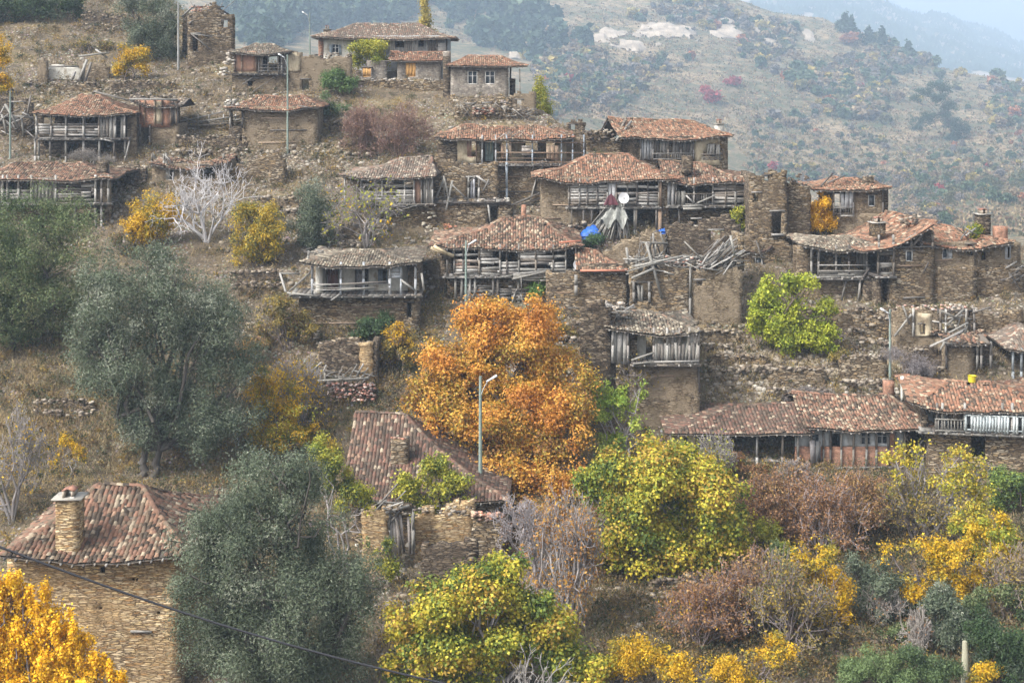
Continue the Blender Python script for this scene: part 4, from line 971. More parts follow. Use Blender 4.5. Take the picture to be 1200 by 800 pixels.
b.roof(1012, 1096, 294, 260, 9, 6.3, 0, .7, 'red', .25, mess=1.5, drop=.03, end=True); b.wall(1046, 1094, 262, 292, 'stone_dark', y=.9, t=.3, top=[(1046, 288), (1070, 280), (1094, 268)], rag=.2); b.roof(1078, 1190, 286, 258, 8, 0, 3.5, .8, 'red', .3, mess=1.5, y0=1, drop=.04)
b.chimney(1148, 1161, 252, 268, 3, 'stone_dark'); b.chimney(1169, 1181, 266, 278, 1.6, 'brick', cap=False); b.chimney(1024, 1038, 262, 270, 2.2, 'stone', cap=True)
b.rubble(1056, 1080, 252, 262, 30, (1, 4), (.12, .3)); b.heap(1120, 1140, 268, 276, 8, (1, 3), (.8, 2), .12)
b.heap(1176, 1200, 310, 330, 12, (-.6, .5), (1, 2.4), .13)

# --- middle house with dish
b = B('timber_house', 'reddish-roofed house with patchwork plank balcony on crooked posts, above the orange tree', 'house', 610, 350)
b.shell(524, 680, 326, 370, 8, 'stone', [(562, 566, 338, 352), (575, 580, 338, 352)][:0], ext=3); b.side(524, 286, 330, .2, 6, 'stone_dark')
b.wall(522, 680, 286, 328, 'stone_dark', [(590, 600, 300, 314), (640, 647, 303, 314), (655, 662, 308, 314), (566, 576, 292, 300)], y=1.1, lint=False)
b.planks(532, 562, 290, 322, -.6, 'h', .24, .12, [(.36, .3, .25), (.42, .40, .37), (.26, .17, .13)], 1.4); b.planks(562, 577, 290, 301, -.65, 'h', .06, 0, PALE, .5, name='lattice')
b.planks(560, 586, 302, 323, -.6, 'h', .22, .05, G2, 2); b.planks(586, 606, 306, 322, -.6, 'h', .22, .15, G2, 2); b.planks(608, 663, 291, 318, -.6, 'h', .24, .16, G2, 2); b.planks(606, 676, 314, 322, -.65, 'h', .2, .03, PALE, 1.6)
b.posts([524, 532, 543, 562, 586, 594, 608, 628, 648, 663, 675], 286, 323, -.65, .13); b.slab(520, 682, 323, -.9, 4)
b.planks(602, 640, 318, 330, -1.1, 'h', .2, .1, PALE, 3); b.beams([(600, 327, 645, 317, -1.2), (532, 321, 560, 318, -.8), (585, 325, 603, 322, -1)], .15, PALE)
b.posts([534, 541, 551, 557, 578, 583, 608, 655, 675], 325, 358, -.6, .17, 1.5, cols=PALE); b.planks(543, 600, 334, 350, -.5, 'h', .2, .2, PALE, 3); b.planks(600, 622, 338, 352, -.7, 'h', .2, .1, PALE, 2)
b.heap(600, 640, 330, 358, 16, (-1.2, -.4), (1, 2.6), .1, PALE, (50, 110)); b.heap(534, 556, 345, 372, 8, (-1, -.4), (1, 2.4), .1, PALE, (60, 110))
b.wall(516, 525, 295, 370, 'stone_dark', y=1, ext=2); b.beams([(505, 290, 532, 300, -.8), (508, 288, 524, 297, -.9)], .3, [(.5, .4, .25)])
b.roof(503, 684, 287, 250, 8.6, 6, 3.4, .9, 'mix', .35, mess=1.3); b.chimney(611, 616.5, 240, 250, 4.2, 'brick', cap=False)
b.beams([(655, 284, 681, 282, -1)], .14, [(.42, .16, .10)])
dish('white satellite dish at the right corner of the middle house above the orange tree', 678, 310, -1.3, .42, b)

# --- lean-to roof and stone wall to the right of it
b = B('stone_annex', 'low stone annex with red tile lean-to roof between the middle house and the collapsed ruin', 'house', 690, 372)
b.shell(640, 735, 320, 374, 6, 'stone', [(688, 690, 320, 322)][:0], ext=2); b.roof(676, 736, 317, 290, 5.4, 0, 2.4, .5, 'red', .15, mess=1.1, y0=.1)
b.beams([(680, 317, 732, 317, -.5)], .2, [(.42, .17, .11)]); b.posts([675], 322, 346, -.4, .25, 0)
b.wall(640, 735, 318, 374, 'stone', y=-.05, ext=2, top=[(640, 322), (680, 319), (735, 322)], rag=.5, t=.3); b.wall(680, 735, 309, 321, 'stone_dark', y=.3)

# --- the collapsed ruin with grey beams
b = B('collapsed_house', 'collapsed stone house with grey roof timbers fallen in a heap on its walls', 'ruin', 800, 385)
b.wall(738, 808, 318, 385, 'stone', [(743, 761, 331, 353)], top=[(738, 312), (770, 316), (808, 315)], rag=.8, ext=2)
b.planks(747, 754, 333, 353, .05, 'v', .25, 0, PALE, name='door_leaf'); b.posts([743, 761], 330, 354, -.05, .18)
b.wall(808, 870, 315, 388, 'mud', [(816, 823, 328.5, 334.5)], y=.1, ext=2, top=[(808, 316), (840, 315), (870, 314)], rag=.5); b.posts([808.5], 312, 386, 0, .16)
b.wall(700, 780, 270, 330, 'mud', y=4, top=[(700, 300), (720, 288), (742, 275), (760, 270), (780, 280)], rag=1.4, ext=2)
b.wall(780, 868, 258, 325, 'stone_dark', [(813, 819, 257, 266), (833, 845, 270, 282)], y=4.3, top=[(780, 268), (805, 258), (822, 262), (850, 250), (868, 262)], rag=1.4, ext=2)
b.side(866, 276, 318, .4, 4, 'stone', ext=0)
b.heap(740, 868, 300, 318, 110, (-.3, 3), (1, 3.2), .12, PALE, (-30, 30)); b.heap(746, 780, 284, 312, 26, (.5, 2.5), (1.2, 2.8), .11, PALE+GREY, (50, 120)); b.heap(825, 862, 285, 316, 44, (-.2, 1.5), (1.8, 3.4), .12, PALE+G2, (25, 60))
b.beams([(750, 284, 783, 285, 1.2), (757, 284, 776, 350, -.4, -.3), (734, 290, 737, 310, .2), (856, 276, 861, 300, -.2), (820, 305, 850, 276, 0), (802, 283, 824, 305, 0), (744, 312, 800, 300, -.3), (735, 318, 770, 308, -.4), (740, 326, 765, 315, -.4), (778, 318, 790, 322, -.5)], .17, PALE)
b.rubble(738, 868, 306, 316, 160, (0, 3.5), (.1, .28)); b.rubble(780, 860, 300, 316, 60, (0, 2), (.1, .2), [(.5, .3, .24), (.6, .55, .5), (.42, .2, .14)], 'broken_tiles', 'tile')

# --- left of the verandah house: wall with leaning door frame
b = B('ruined_walls', 'low stone wall with leaning grey door frame and crossed poles, left of the verandah house', 'ruin', 545, 266)
b.wall(508, 572, 236, 268, 'stone', y=0, top=[(508, 236), (540, 235), (572, 236)], rag=.5, ext=2); b.wall(572, 584, 238, 262, 'stone_dark', [(573, 583, 241, 258)], y=.3, ext=2); b.wall(584, 600, 240, 262, 'stone', y=0, ext=2)
b.wall(500, 584, 196, 240, 'stone', [(549, 560, 208, 232)], y=3.2, top=[(500, 188), (512, 182), (540, 192), (584, 192)], rag=.6, ext=1)
b.planks(551, 557, 209, 232, 2.9, 'v', .3, 0, [(.4, .4, .42)], name='door_leaf'); b.posts([549, 561], 206, 234, 2.8, .16, cols=PALE); b.slab(508, 598, 236, -.3, 3, ends=False)
b.beams([(511, 232, 520, 210, -.1, .6), (520, 206, 521, 232, 0), (523, 246, 530, 212, -.4, .2), (529, 216, 549, 235, 0), (520, 207, 528, 240, 0, -.2), (549, 214, 559, 206, 2.6), (558, 206, 573, 216, 2.5), (566, 224, 573, 210, 2.4), (572, 240, 575, 262, -.4)], .17, PALE)
b.rubble(562, 596, 232, 237, 24, (-.3, 1), (.1, .2), [(.4, .38, .33), (.4, .35, .3)]); b.rubble(520, 535, 262, 268, 14, (-.8, -.2), (.12, .2), [(.45, .2, .13)], 'broken_tiles', 'tile')

# --- open-front house with sloping roof
b = B('timber_house', 'grey timber house with sagging roof and wide open slatted gallery, behind the bare yellow-leaved tree', 'house', 455, 262, -3)
b.shell(424, 510, 238, 300, 7, 'stone', ext=2); b.wall(405, 503, 206, 240, 'mud', [(472, 484, 212, 226), (440, 450, 216, 228)], y=1.8, lint=False)
b.wall(400, 424, 206, 262, 'mud', y=.6, ext=2); b.planks(425, 485, 216, 219, -.2, 'h', .12, .1, PALE); b.planks(425, 484, 212, 213.5, -.2, 'h', .1, .2)
b.planks(424, 468, 224, 235, -.2, 'h', .22, .1, PALE, 1.6); b.planks(465, 486, 222, 236, -.25, 'h', .2, .02, PALE); b.wall(485, 494, 208, 238, 'pink', y=-.05, t=.3); b.planks(496, 507, 208, 238, -.1, 'v', .25, .1)
b.posts([404, 423, 448, 474, 485, 494, 500, 507], 205, 239, -.25, .12, cols=G2); b.slab(422, 509, 239, -.7, 3); b.rail(440, 486, 236, 241, -.7, 'balusters', PALE)
b.beams([(440, 252, 455, 240, -.6), (455, 240, 476, 243, -.8), (470, 246, 490, 240, -.8)], .13, PALE); b.roof(398, 511, 206, 181, 7.4, 4.6, .9, .8, 'slate', .28, mess=1.1, drop=.02)
b.rubble(495, 509, 240, 290, 20, (-.3, 0), (.15, .3), [(.5, .45, .35)])

# --- white-walled balcony house
b = B('balcony_house', 'white-plastered house with grey roof and long open balcony, up left of the orange tree', 'house', 425, 390)
b.shell(350, 492, 346, 392, 7.4, 'stone', [(477, 482, 355, 372)], ext=2.5)
b.wall(370, 480, 308, 346, 'white', [(383, 397, 315, 345, 'door', (.16, .08, .07)), (417, 431, 315, 343, 'ajar', (.26, .25, .25)), (443.5, 453.5, 316, 333, 'half', (.26, .29, .32))], y=1.4)
b.wall(478, 487, 308, 346, 'stone', y=.3); b.side(371, 308, 346, .1, 5, 'white'); b.side(484, 308, 346, .1, 5, 'stone')
b.slab(338, 494, 346, -.9, 3); b.posts([366, 399.5, 426.5, 457, 470, 487], 307, 346, -.75, .17, cols=[(.30, .32, .34), (.36, .37, .38)])
b.planks(457, 470, 312, 326, -.7, 'h', .2, .02, [(.42, .44, .46)]); b.rail(366, 457, 333, 341, -.85, 'bars', PALE); b.beams([(367, 334, 398, 333, -.9), (400, 333, 453, 330, -.9), (400, 339, 440, 337, -.9)], .14, PALE)
b.beams([(365, 318, 338, 342, -.6, -1), (360, 310, 362, 294, 0, .6), (328, 320, 351, 321, 2, 2), (328, 320, 335, 342, 2, 0), (336, 343, 372, 347, -1), (388, 352, 398, 345, -1), (470, 328, 486, 340, -.9), (478, 300, 490, 316, -.9), (494, 320, 497, 340, -.9)], .15, PALE)
b.planks(456, 470, 328, 334, -.7, 'h', .2, .2, [(.28, .24, .2)]); b.roof(352, 494, 308, 288, 8, 3.6, 3.6, 1.3, 'grey', .3, mess=1.5, drop=.02)
b.heap(356, 384, 290, 298, 8, (-.4, 1.4), (.8, 1.8), .1, PALE, (-30, 30)); b.rubble(354, 376, 388, 398, 40, (-1.5, 0), (.12, .35))

# --- plank house above the ochre cliff of wall
b = B('plank_house', 'small upright-plank house with tattered grey roof on a tall base, right of the orange tree', 'house', 780, 500)
b.shell(738, 820, 426, 502, 6.5, 'mud', [(783, 785, 470, 472), (812, 813.5, 466, 468)], ext=2, lint=False)
b.wall(716, 820, 385, 427, 'white', [(757, 765, 390, 425), (777, 783, 389, 403), (796, 800, 388, 400)], y=1.1, lint=False); b.wall(738, 747, 388, 426, 'stone', y=.4)
b.planks(716, 736, 386, 424, -.3, 'v', .3, .15, G2, 2); b.planks(766, 819, 401, 424, -.5, 'v', .24, .02, PALE, 1.4); b.planks(782, 796, 386, 404, -.45, 'v', .26, .08, GREY); b.planks(805, 819, 386, 404, -.45, 'v', .3, .3, G2, 1.5)
b.posts([718, 736, 766, 782, 796, 808, 818.5], 384, 425, -.5, .14, cols=G2); b.slab(740, 820, 426, -.8, 3); b.beams([(740, 422, 766, 413, -.8), (742, 426, 766, 424, -.9), (766, 424, 819, 423, -.7)], .13, PALE)
b.roof(709, 821, 385, 361, 7, 2.2, 2.4, .8, 'grey', .35, mess=2, drop=.03); b.beams([(818.5, 430, 820, 460, -.1)], .12)
b.heap(700, 740, 355, 372, 22, (-.2, 3), (.8, 2.6), .13, PALE, (-40, 40)); b.rubble(698, 735, 354, 366, 30, (0, 2), (.15, .4), [(.36, .33, .29), (.4, .34, .28)])
b.wall(680, 716, 360, 440, 'stone_dark', y=-.3, top=[(680, 366), (690, 356), (700, 354), (716, 362)], rag=1, ext=3); b.side(714, 364, 430, 0, 4, 'stone_dark', ext=2)

# --- long low house, lower right
b = B('long_house', 'long low house with brick infill panels, cream left end and wide tiled roof, lower right', 'house', 940, 546)
b.wall(790, 815, 506, 548, 'cream', [(801, 806, 512, 533)], ext=2.5, lint=False); b.side(791, 507, 548, .4, 7, 'cream', ext=2)
b.wall(812, 935, 506, 548, 'stone_dark', [(836, 850, 512, 540), (870, 886, 512, 540), (900, 914, 512, 540)], y=2.6, ext=2, lint=False); b.wall(812, 850, 530, 548, 'stone', y=-.1, ext=2); b.slab(850, 932, 540, -.2, 3)
b.posts([851, 887, 917, 935], 505, 548, -.2, .14, 1, cols=G2); b.wall(932, 940, 508, 542, 'stone_dark', y=.6, ext=2)
b.planks(949, 962, 515, 540, -.35, 'v', .3, 0, [(.12, .12, .12), (.17, .16, .16)], name='shutter')
b.wall(932, 1060, 523, 547, 'brick', y=0, ext=1.2, t=.35); b.wall(932, 1060, 504, 523, 'grey_pl', [(949, 960, 508, 523, 'win', (.3, .3, .3)), (973.5, 985, 508, 523), (1009, 1020, 506, 521, 'winm', (.3, .3, .3)), (1028, 1040, 505, 520, 'winm', (.3, .3, .3))], y=.03, t=.3, lint=False)
b.wall(1041, 1050, 503, 524, 'brick', y=-.03, t=.3); b.posts([935, 951, 965, 973, 986, 1000, 1015, 1027, 1041, 1050, 1060], 504, 548, -.1, .12, cols=GREY); b.beams([(932, 549, 1062, 547, -.12)], .2); b.wall(1055, 1068, 504, 550, 'stone_dark', y=1, ext=2)
b.side(1058, 504, 545, .4, 7, 'stone', ext=2); b.wall(795, 1060, 506, 545, 'stone', y=7, ext=2)
b.roof(780, 955, 507, 472, 8, 5.2, 0, .8, 'dark', .12, mess=.7, tw=.24); b.roof(944, 1098, 500, 459, 8, 0, 2, .8, 'mix', .2, mess=1, y0=-.05)
b.chimney(1037, 1048, 447, 458, 5, 'brick', cap=False); b.chimney(1056, 1059.5, 441, 462, 3.6, 'white', cap=False)

# --- far right house with white balcony
b = B('balcony_house', 'house with wavy red tiled roof and pale picket balcony at the right edge', 'house', 1150, 560, -9)
b.shell(1088, 1225, 507, 562, 8, 'stone', [(1138, 1155, 509, 536), (1086, 1089, 520, 530)][:1], ext=2)
b.wall(1080, 1222, 472, 508, 'grey_pl', [(1112, 1127, 478, 504, 'door', (.34, .28, .22)), (1144, 1150, 476, 503, 'door', (.22, .30, .38)), (1180, 1188, 474, 500), (1094, 1104, 480, 504)], y=1.4, lint=False)
b.slab(1078, 1222, 507, -.8, 3, c=PALE); b.posts([1098, 1104, 1131, 1175, 1186, 1205], 472, 508, -.7, .15, cols=PALE); b.rail(1096, 1130, 491, 506, -.8, 'balusters', PALE); b.rail(1130, 1222, 488, 506, -.8, 'pickets', [(.42, .47, .48), (.50, .54, .54), (.38, .42, .42)])
b.side(1080, 474, 508, .1, 6, 'stone_dark'); b.roof(1064, 1235, 472, 438, 6.6, 3.4, 3, 1, 'red', .4, mess=1.1); 
yb = MB(); p = Vector((b.X0, b.Y0, b.Z0))+Vector((b.X(1148, 3.2), 3.2, float(b.rz(b.X(1148, 3.2), 3.2))+.06))
yb.segs([(0, 0, 0)], [(0, 0, .42)], .24, .28, (.50, .42, .02), 12); yb.segs([(0, 0, .1)], [(0, 0, .12)], .0, .24, (.45, .4, .02), 12); yb.segs([(0, 0, .42)], [(0, 0, .45)], .28, .30, (.5, .44, .03), 12)
o = yb.build('plastic_tub', 'paint'); o.location = p; tag(o, 'yellow plastic tub standing on the ridge of the right-edge balcony house', 'tub')

# --- roof corner at right edge
b = B('shed', 'shed with dark tiled roof on slim posts cut by the right edge of the photo', 'shed', 1200, 440)
b.roof(1179, 1250, 408, 372, 6, 2.6, 2.6, .6, 'slate', .2); b.posts([1187, 1197, 1230], 408, 446, -.3, .15, 1, cols=[(.25, .27, .28)]); b.wall(1190, 1245, 412, 442, 'mud', y=3, ext=2)

# --- ruins right: wall with arched niche
b = B('ruined_house', 'roofless rooms with arched niche, white plaster and broken frames under the gabled house', 'ruin', 1110, 415)
b.wall(1046, 1102, 362, 400, 'mud', [(1079, 1084, 380, 391)], top=[(1046, 366), (1056, 362), (1080, 363), (1102, 362)], rag=.6, ext=2)
b.wall(1073, 1092, 367, 394, 'cream', [(1078.5, 1084.5, 379, 392)], y=-.06, t=.2, lint=False); b.wall(1102, 1140, 362, 400, 'stone_dark', [(1104, 1137, 365, 392)], y=0, ext=2)
b.wall(1100, 1145, 362, 400, 'stone_dark', y=3, ext=1); b.wall(1138, 1200, 365, 410, 'stone', y=1, top=[(1138, 368), (1150, 362), (1170, 372), (1200, 368)], rag=1.5, ext=2)
b.posts([1070, 1102, 1108, 1132, 1142], 362, 394, -.2, .14, cols=G2)
b.beams([(1048, 394, 1068, 368, -.4), (1058, 358, 1066, 380, -.5), (1103, 364, 1124, 374, -.4), (1108, 382, 1130, 362, -.3), (1108, 392, 1134, 378, -.5), (1130, 394, 1134, 378, -.4), (1088, 406, 1132, 385, -1.2, -.6), (1140, 366, 1160, 360, -.3), (1104, 394, 1140, 392, -.3)], .15, PALE)
b.rubble(1050, 1145, 357, 364, 90, (-.2, 2), (.07, .2), [(.34, .31, .27), (.36, .3, .24), (.5, .3, .24)]); b.heap(1098, 1140, 360, 390, 16, (-.2, 1.5), (.6, 2), .11, G2)
b = B('mud_shed', 'small mud shed with a caved-in roof of crossed sticks, above the right-edge balcony house', 'shed', 1130, 442)
b.wall(1108, 1140, 402, 442, 'mud', ext=2, lint=False); b.side(1137, 402, 440, .4, 3, 'mud', ext=2); b.side(1109, 402, 440, .4, 3, 'mud', ext=2); b.wall(1138, 1162, 402, 440, 'stone_dark', y=1.4, ext=2)
b.posts([1109, 1145, 1150, 1161], 400, 432, -.1, .14); b.roof(1106, 1162, 402, 395, 3, 0, 0, .4, 'mix', .3, mess=3, drop=.3, ridge=False)
b.beams([(1090, 406, 1128, 388, -1, -.2), (1102, 410, 1107, 400, -1), (1108, 401, 1118, 406, -.8), (1120, 398, 1126, 402, -.8), (1104, 401, 1116, 403, -.9)], .15, PALE)

# --- left houses
b = B('open_gallery_house', 'timber house with faded red roof and dark open gallery on tall posts, upper left', 'house', 100, 188, 3)
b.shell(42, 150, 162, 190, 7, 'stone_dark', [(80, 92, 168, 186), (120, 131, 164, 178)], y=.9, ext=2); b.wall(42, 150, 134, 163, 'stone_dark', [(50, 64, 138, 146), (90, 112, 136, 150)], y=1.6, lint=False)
b.wall(149, 160, 134, 182, 'mud', y=.2, ext=2); b.planks(42, 58, 145, 161, -.5, 'h', .22, .12, G2, 1.6); b.rail(58, 124, 146, 160, -.5, 'bars', G2); b.planks(58, 122, 147, 160, -.45, 'h', .25, .1, G2, 1.5)
b.planks(116, 136, 137, 161, -.5, 'v', .28, .05, G2); b.planks(137, 150, 136, 162, -.4, 'v', .28, .3); b.posts([43, 60, 77, 98, 116, 135, 146], 133, 162, -.55, .15, cols=G2); b.slab(40, 152, 162, -.8, 3)
b.posts([41, 45, 59, 77, 98, 117, 134, 147], 163, 188, -.5, .18, 1.2, cols=PALE); b.beams([(118, 163, 133, 166, -.8), (146, 190, 152, 164, -.6)], .14, PALE)
b.roof(38, 160, 133, 109, 7.6, 3.4, 4.6, 1, 'red', .25, mess=1.3)
b = B('brick_cottage', 'small cottage with pink brick wall and sunken black roof, right of the gallery house', 'house', 185, 172)
b.wall(162, 200, 117, 147, 'brick', ext=.2, lint=False); b.wall(182, 190, 119, 145, 'cream', y=-.04, t=.2, lint=False); b.posts([163, 169, 181, 190, 200, 207], 117, 147, -.08, .12, cols=BROWN); b.wall(200, 210, 120, 147, 'stone_dark', y=1)
b.planks(200, 209, 120, 143, -.1, 'v', .25, .1); b.shell(160, 210, 145, 174, 5, 'mud', [(164, 175, 148, 171)], y=.1, ext=2); b.posts([164, 175.5], 146, 173, -.1, .15, cols=PALE)
b.roof(150, 214, 120, 112, 5, 0, 0, .5, 'slate', .45, mess=2, drop=.35, ridge=False); b.beams([(110, 107, 152, 118, 1, 0), (152, 116, 208, 117, -.6), (176, 114, 211, 119, -.4)], .18, GREY)
b = B('ruined_lean_to', 'grey plank lean-to frame sloping left of the earthen house with the low tiled roof', 'ruin', 240, 150)
b.wall(196, 285, 132, 152, 'mud', y=1, top=[(196, 146), (240, 134), (285, 130)], rag=1, ext=1.5); b.beams([(195, 146, 262, 131, -.3, 0), (200, 150, 285, 143, -.5), (205, 148, 230, 143, -.4), (230, 143, 280, 136, -.4)], .2, GREY)
b.posts([232, 245, 262, 276], 134, 150, -.2, .13, cols=G2); b.planks(200, 230, 147, 152, -.5, 'h', .2, .1, PALE, 2); b.heap(205, 284, 138, 152, 24, (-.6, .6), (.8, 2.6), .1, G2, (-25, 25))
b = B('earth_house', 'windowless earthen house with low pinkish tiled roof behind the upper left lamp post', 'house', 330, 176)
b.shell(284, 372, 125, 178, 6.5, 'mud', [(288, 293, 132, 146)][:0], ext=2); b.wall(268, 286, 126, 150, 'stone_dark', [(272, 284, 130, 148)], y=.5, ext=2); b.roof(262, 378, 125, 109, 7, 2.6, 2.6, .7, 'red', .25, mess=1.6, drop=.03)
b.posts([270, 284], 126, 150, -.2, .15); b.beams([(262, 122, 285, 128, -.5), (350, 124, 366, 127, -.8)], .14, PALE); b.rubble(264, 280, 117, 125, 20, (-.5, 1), (.12, .3), [(.36, .33, .29)])
b = B('ruined_walls', 'ochre ruined walls left of the white hilltop house, above the earthen house', 'ruin', 375, 106)
b.wall(336, 412, 62, 108, 'mud', [(354, 362, 93, 106)], top=[(336, 60), (350, 62), (372, 66), (395, 68), (412, 66)], rag=1, ext=2); b.wall(336, 352, 60, 84, 'cream', y=-.08, top=[(336, 62), (344, 60), (352, 66)], rag=1, t=.2); b.rubble(370, 412, 62, 70, 60, (0, 1), (.1, .25))
b = B('timber_house', 'weathered plank house with patchy tiled roof at the left edge, above the green tree', 'house', 65, 262)
b.shell(-30, 128, 234, 264, 7.5, 'stone_dark', [(92, 112, 243, 258)], ext=2); b.wall(-30, 128, 206, 236, 'stone_dark', [(16, 32, 210, 228), (66, 80, 208, 216)], y=1.2, lint=False)
b.planks(-28, 4, 208, 234, -.4, 'v', .26, .05, G2); b.planks(4, 36, 222, 234, -.4, 'h', .24, .08, G2); b.planks(36, 66, 208, 236, -.4, 'v', .3, .08, GREY); b.planks(65, 112, 213, 236, -.45, 'h', .22, .06, GREY, 1.6); b.planks(96, 106, 224, 232, -.5, 'h', .2, 0, PALE)
b.posts([3, 9, 22, 37, 65, 112, 119, 127], 205, 237, -.5, .16, cols=G2); b.slab(-30, 130, 238, -.8, 3); b.wall(113, 129, 208, 262, 'mud', y=0, ext=2); b.planks(88, 112, 242, 250, -.3, 'h', .2, .02, BROWN)
b.posts([88, 112, 119], 240, 262, -.4, .17, 1, cols=PALE); b.roof(-45, 134, 207, 187, 8, 4, 4.4, .9, 'mix', .3, mess=1.2); b.chimney(113, 125, 189, 200, .5, 'stone_dark', cap=False)
b = B('low_ruin', 'low ruin with half-fallen flat roof and small window behind the white bare tree', 'ruin', 220, 220)
b.wall(178, 262, 192, 222, 'mud', [(195, 204, 199, 211, 'half', (.28, .27, .25)), (236, 252, 194, 210)], ext=2); b.side(179, 192, 222, .4, 4, 'mud', ext=2); b.side(262, 188, 222, .4, 4, 'mud', ext=2)
b.roof(174, 268, 192, 184, 5, 1.5, 0, .5, 'mix', .4, mess=2.6, drop=.2, ridge=False); b.posts([178, 192, 262, 195], 180, 196, .3, .16, cols=PALE); b.heap(175, 200, 182, 196, 12, (-.4, 1), (.6, 1.8), .1, PALE)
b.wall(262, 340, 188, 222, 'stone', y=.8, top=[(262, 186), (285, 196), (310, 182), (325, 180), (334, 196), (340, 200)], rag=1.5, ext=2); b.wall(315, 335, 178, 238, 'stone', y=0, top=[(315, 182), (325, 179), (335, 184)], rag=.8, ext=2)
b.beams([(300, 226, 316, 227, -.5), (300, 230, 312, 240, -.5)], .17, PALE)
b = B('ruined_walls', 'terrace ruin with square pillar, pale planks and whitewashed patch on the upper left slope', 'ruin', 80, 100)
b.wall(44, 56, 70, 100, 'mud', top=[(44, 74), (50, 70), (56, 72)], rag=.6, ext=1.5); b.wall(56, 96, 78, 98, 'white', y=.8, top=[(56, 80), (75, 77), (96, 82)], rag=.8, ext=1.5); b.wall(96, 128, 72, 100, 'mud', y=.6, top=[(96, 84), (112, 70), (128, 80)], rag=1, ext=1.5)
b.beams([(93, 94, 102, 70, -.5), (100, 95, 107, 73, -.5), (97, 94, 99, 74, -.4), (58, 78, 92, 78, -.3), (84, 94, 88, 84, -.2), (92, 66, 128, 62, 1, 2), (112, 58, 126, 68, 2, 2)], .25, PALE)
b.rubble(30, 130, 94, 102, 120, (-.8, 1.5), (.1, .3))
b = B('ruined_walls', 'grey collapsed slab roof and crooked posts at the left edge, beside the green lamp post', 'ruin', 30, 165)
b.wall(-20, 38, 120, 168, 'stone_dark', [(14, 28, 120, 136)], y=.6, top=[(-20, 118), (10, 114), (30, 118), (38, 124)], rag=1.4, ext=2); b.beams([(2, 134, 8, 156, -.5), (6, 122, 22, 150, -.6), (25, 138, 28, 160, -.4), (16, 136, 40, 138, -.3), (36, 112, 32, 136, -.4)], .2, PALE)
b.heap(0, 38, 128, 160, 22, (-.6, .5), (1, 2.4), .13, G2)
# slab-roofed shed behind gallery house
b = B('slate_shed', 'grey slate roof slope just behind the top-left corner of the open gallery house', 'shed', 64, 132, Y=155)
b.roof(38, 92, 128, 106, 5, 0, 0, .3, 'grey', .2, mess=2, ridge=False); b.wall(40, 90, 128, 142, 'stone_dark', ext=1)
# --- centre ruins by the pile of tiles
b = B('ruined_walls', 'two dark slate walls with broken rafters and spilled tiles above the chimneyed roof', 'ruin', 420, 460)
b.wall(374, 424, 400, 446, 'stone_dark', y=1, top=[(374, 404), (388, 399), (410, 404), (424, 400)], rag=.8, ext=2); b.wall(421, 437, 400, 442, 'stone_warm', y=.3, top=[(421, 402), (430, 399), (437, 402)], rag=.6, ext=2); b.side(435, 402, 440, .4, 3, 'stone_dark', ext=2)
b.heap(370, 436, 434, 446, 30, (-1, .8), (.8, 2.4), .1, PALE, (-25, 70)); b.beams([(372, 446, 432, 443, -.8), (380, 436, 382, 450, -.6), (402, 438, 404, 452, -.6), (366, 434, 377, 424, -.2), (418, 440, 426, 426, 0)], .14, PALE)
b.rubble(384, 440, 448, 470, 420, (-1.2, .6), (.1, .2), [(.42, .24, .19), (.35, .18, .14), (.48, .38, .33), (.25, .2, .18)], 'broken_tiles', 'tile')

# --- the big chimneyed roof, centre-left
b = B('tiled_house', 'broad dark red tiled roof with square stone chimney rising through it, below the orange tree', 'house', 500, 636, -2)
b.shell(412, 580, 578, 640, 9, 'stone', ext=2)
b.roof(398, 597, 586, 484, 9.6, 0, 7.0, .8, 'dark', .14, mess=.8, tw=.22, D=6.6)
b.chimney(458, 478, 516, 550, 2.4, 'stone', cap=False); b.rubble(459, 477, 512, 516, 16, (2.4, 3.2), (.1, .18), [(.36, .17, .11), (.3, .2, .15)], 'chimney_tiles', 'tile')

# --- the ruin with the plank door
b = B('ruined_walls', 'yellowish dry stone ruin with grey plank door, right of the lower big olive', 'ruin', 500, 672)
b.wall(424, 455, 598, 650, 'stone_warm', top=[(424, 606), (438, 598), (455, 596)], rag=1, ext=2); b.planks(456, 486, 601, 647, .35, 'v', .2, .1, [(.26, .23, .21), (.35, .32, .3), (.2, .18, .17)], 2.4, name='door'); b.posts([456, 484], 596, 645, .15, .14); b.beams([(456, 614, 468, 598, .2), (462, 600, 474, 646, .2), (452, 600, 480, 592, 0)], .13)
b.wall(452, 482, 592, 600, 'stone', y=.2, t=.6); b.wall(486, 556, 596, 650, 'stone_warm', [(538, 540, 600, 604)], y=1.5, top=[(486, 612), (500, 600), (520, 596), (545, 588), (556, 594)], rag=1.2, ext=2)
b.wall(553, 592, 606, 660, 'stone', y=-.3, top=[(553, 612), (562, 606), (586, 606), (592, 612)], rag=.5, ext=2); b.wall(494, 560, 640, 664, 'stone_dark', y=-1.6, top=[(494, 642), (510, 636), (535, 640), (560, 634)], rag=.6, ext=2)
b.wall(585, 625, 618, 660, 'stone', y=.6, top=[(585, 616), (600, 622), (625, 640)], rag=1.2, ext=2)
b.rubble(553, 590, 600, 609, 50, (-.5, .3), (.1, .24), [(.5, .24, .16), (.56, .36, .26), (.3, .2, .16)], 'broken_tiles', 'tile'); b.rubble(424, 560, 592, 604, 60, (-.3, 1.5), (.07, .2)); b.heap(424, 470, 578, 600, 12, (-.3, 1), (.8, 2), .1, PALE, (-20, 60))

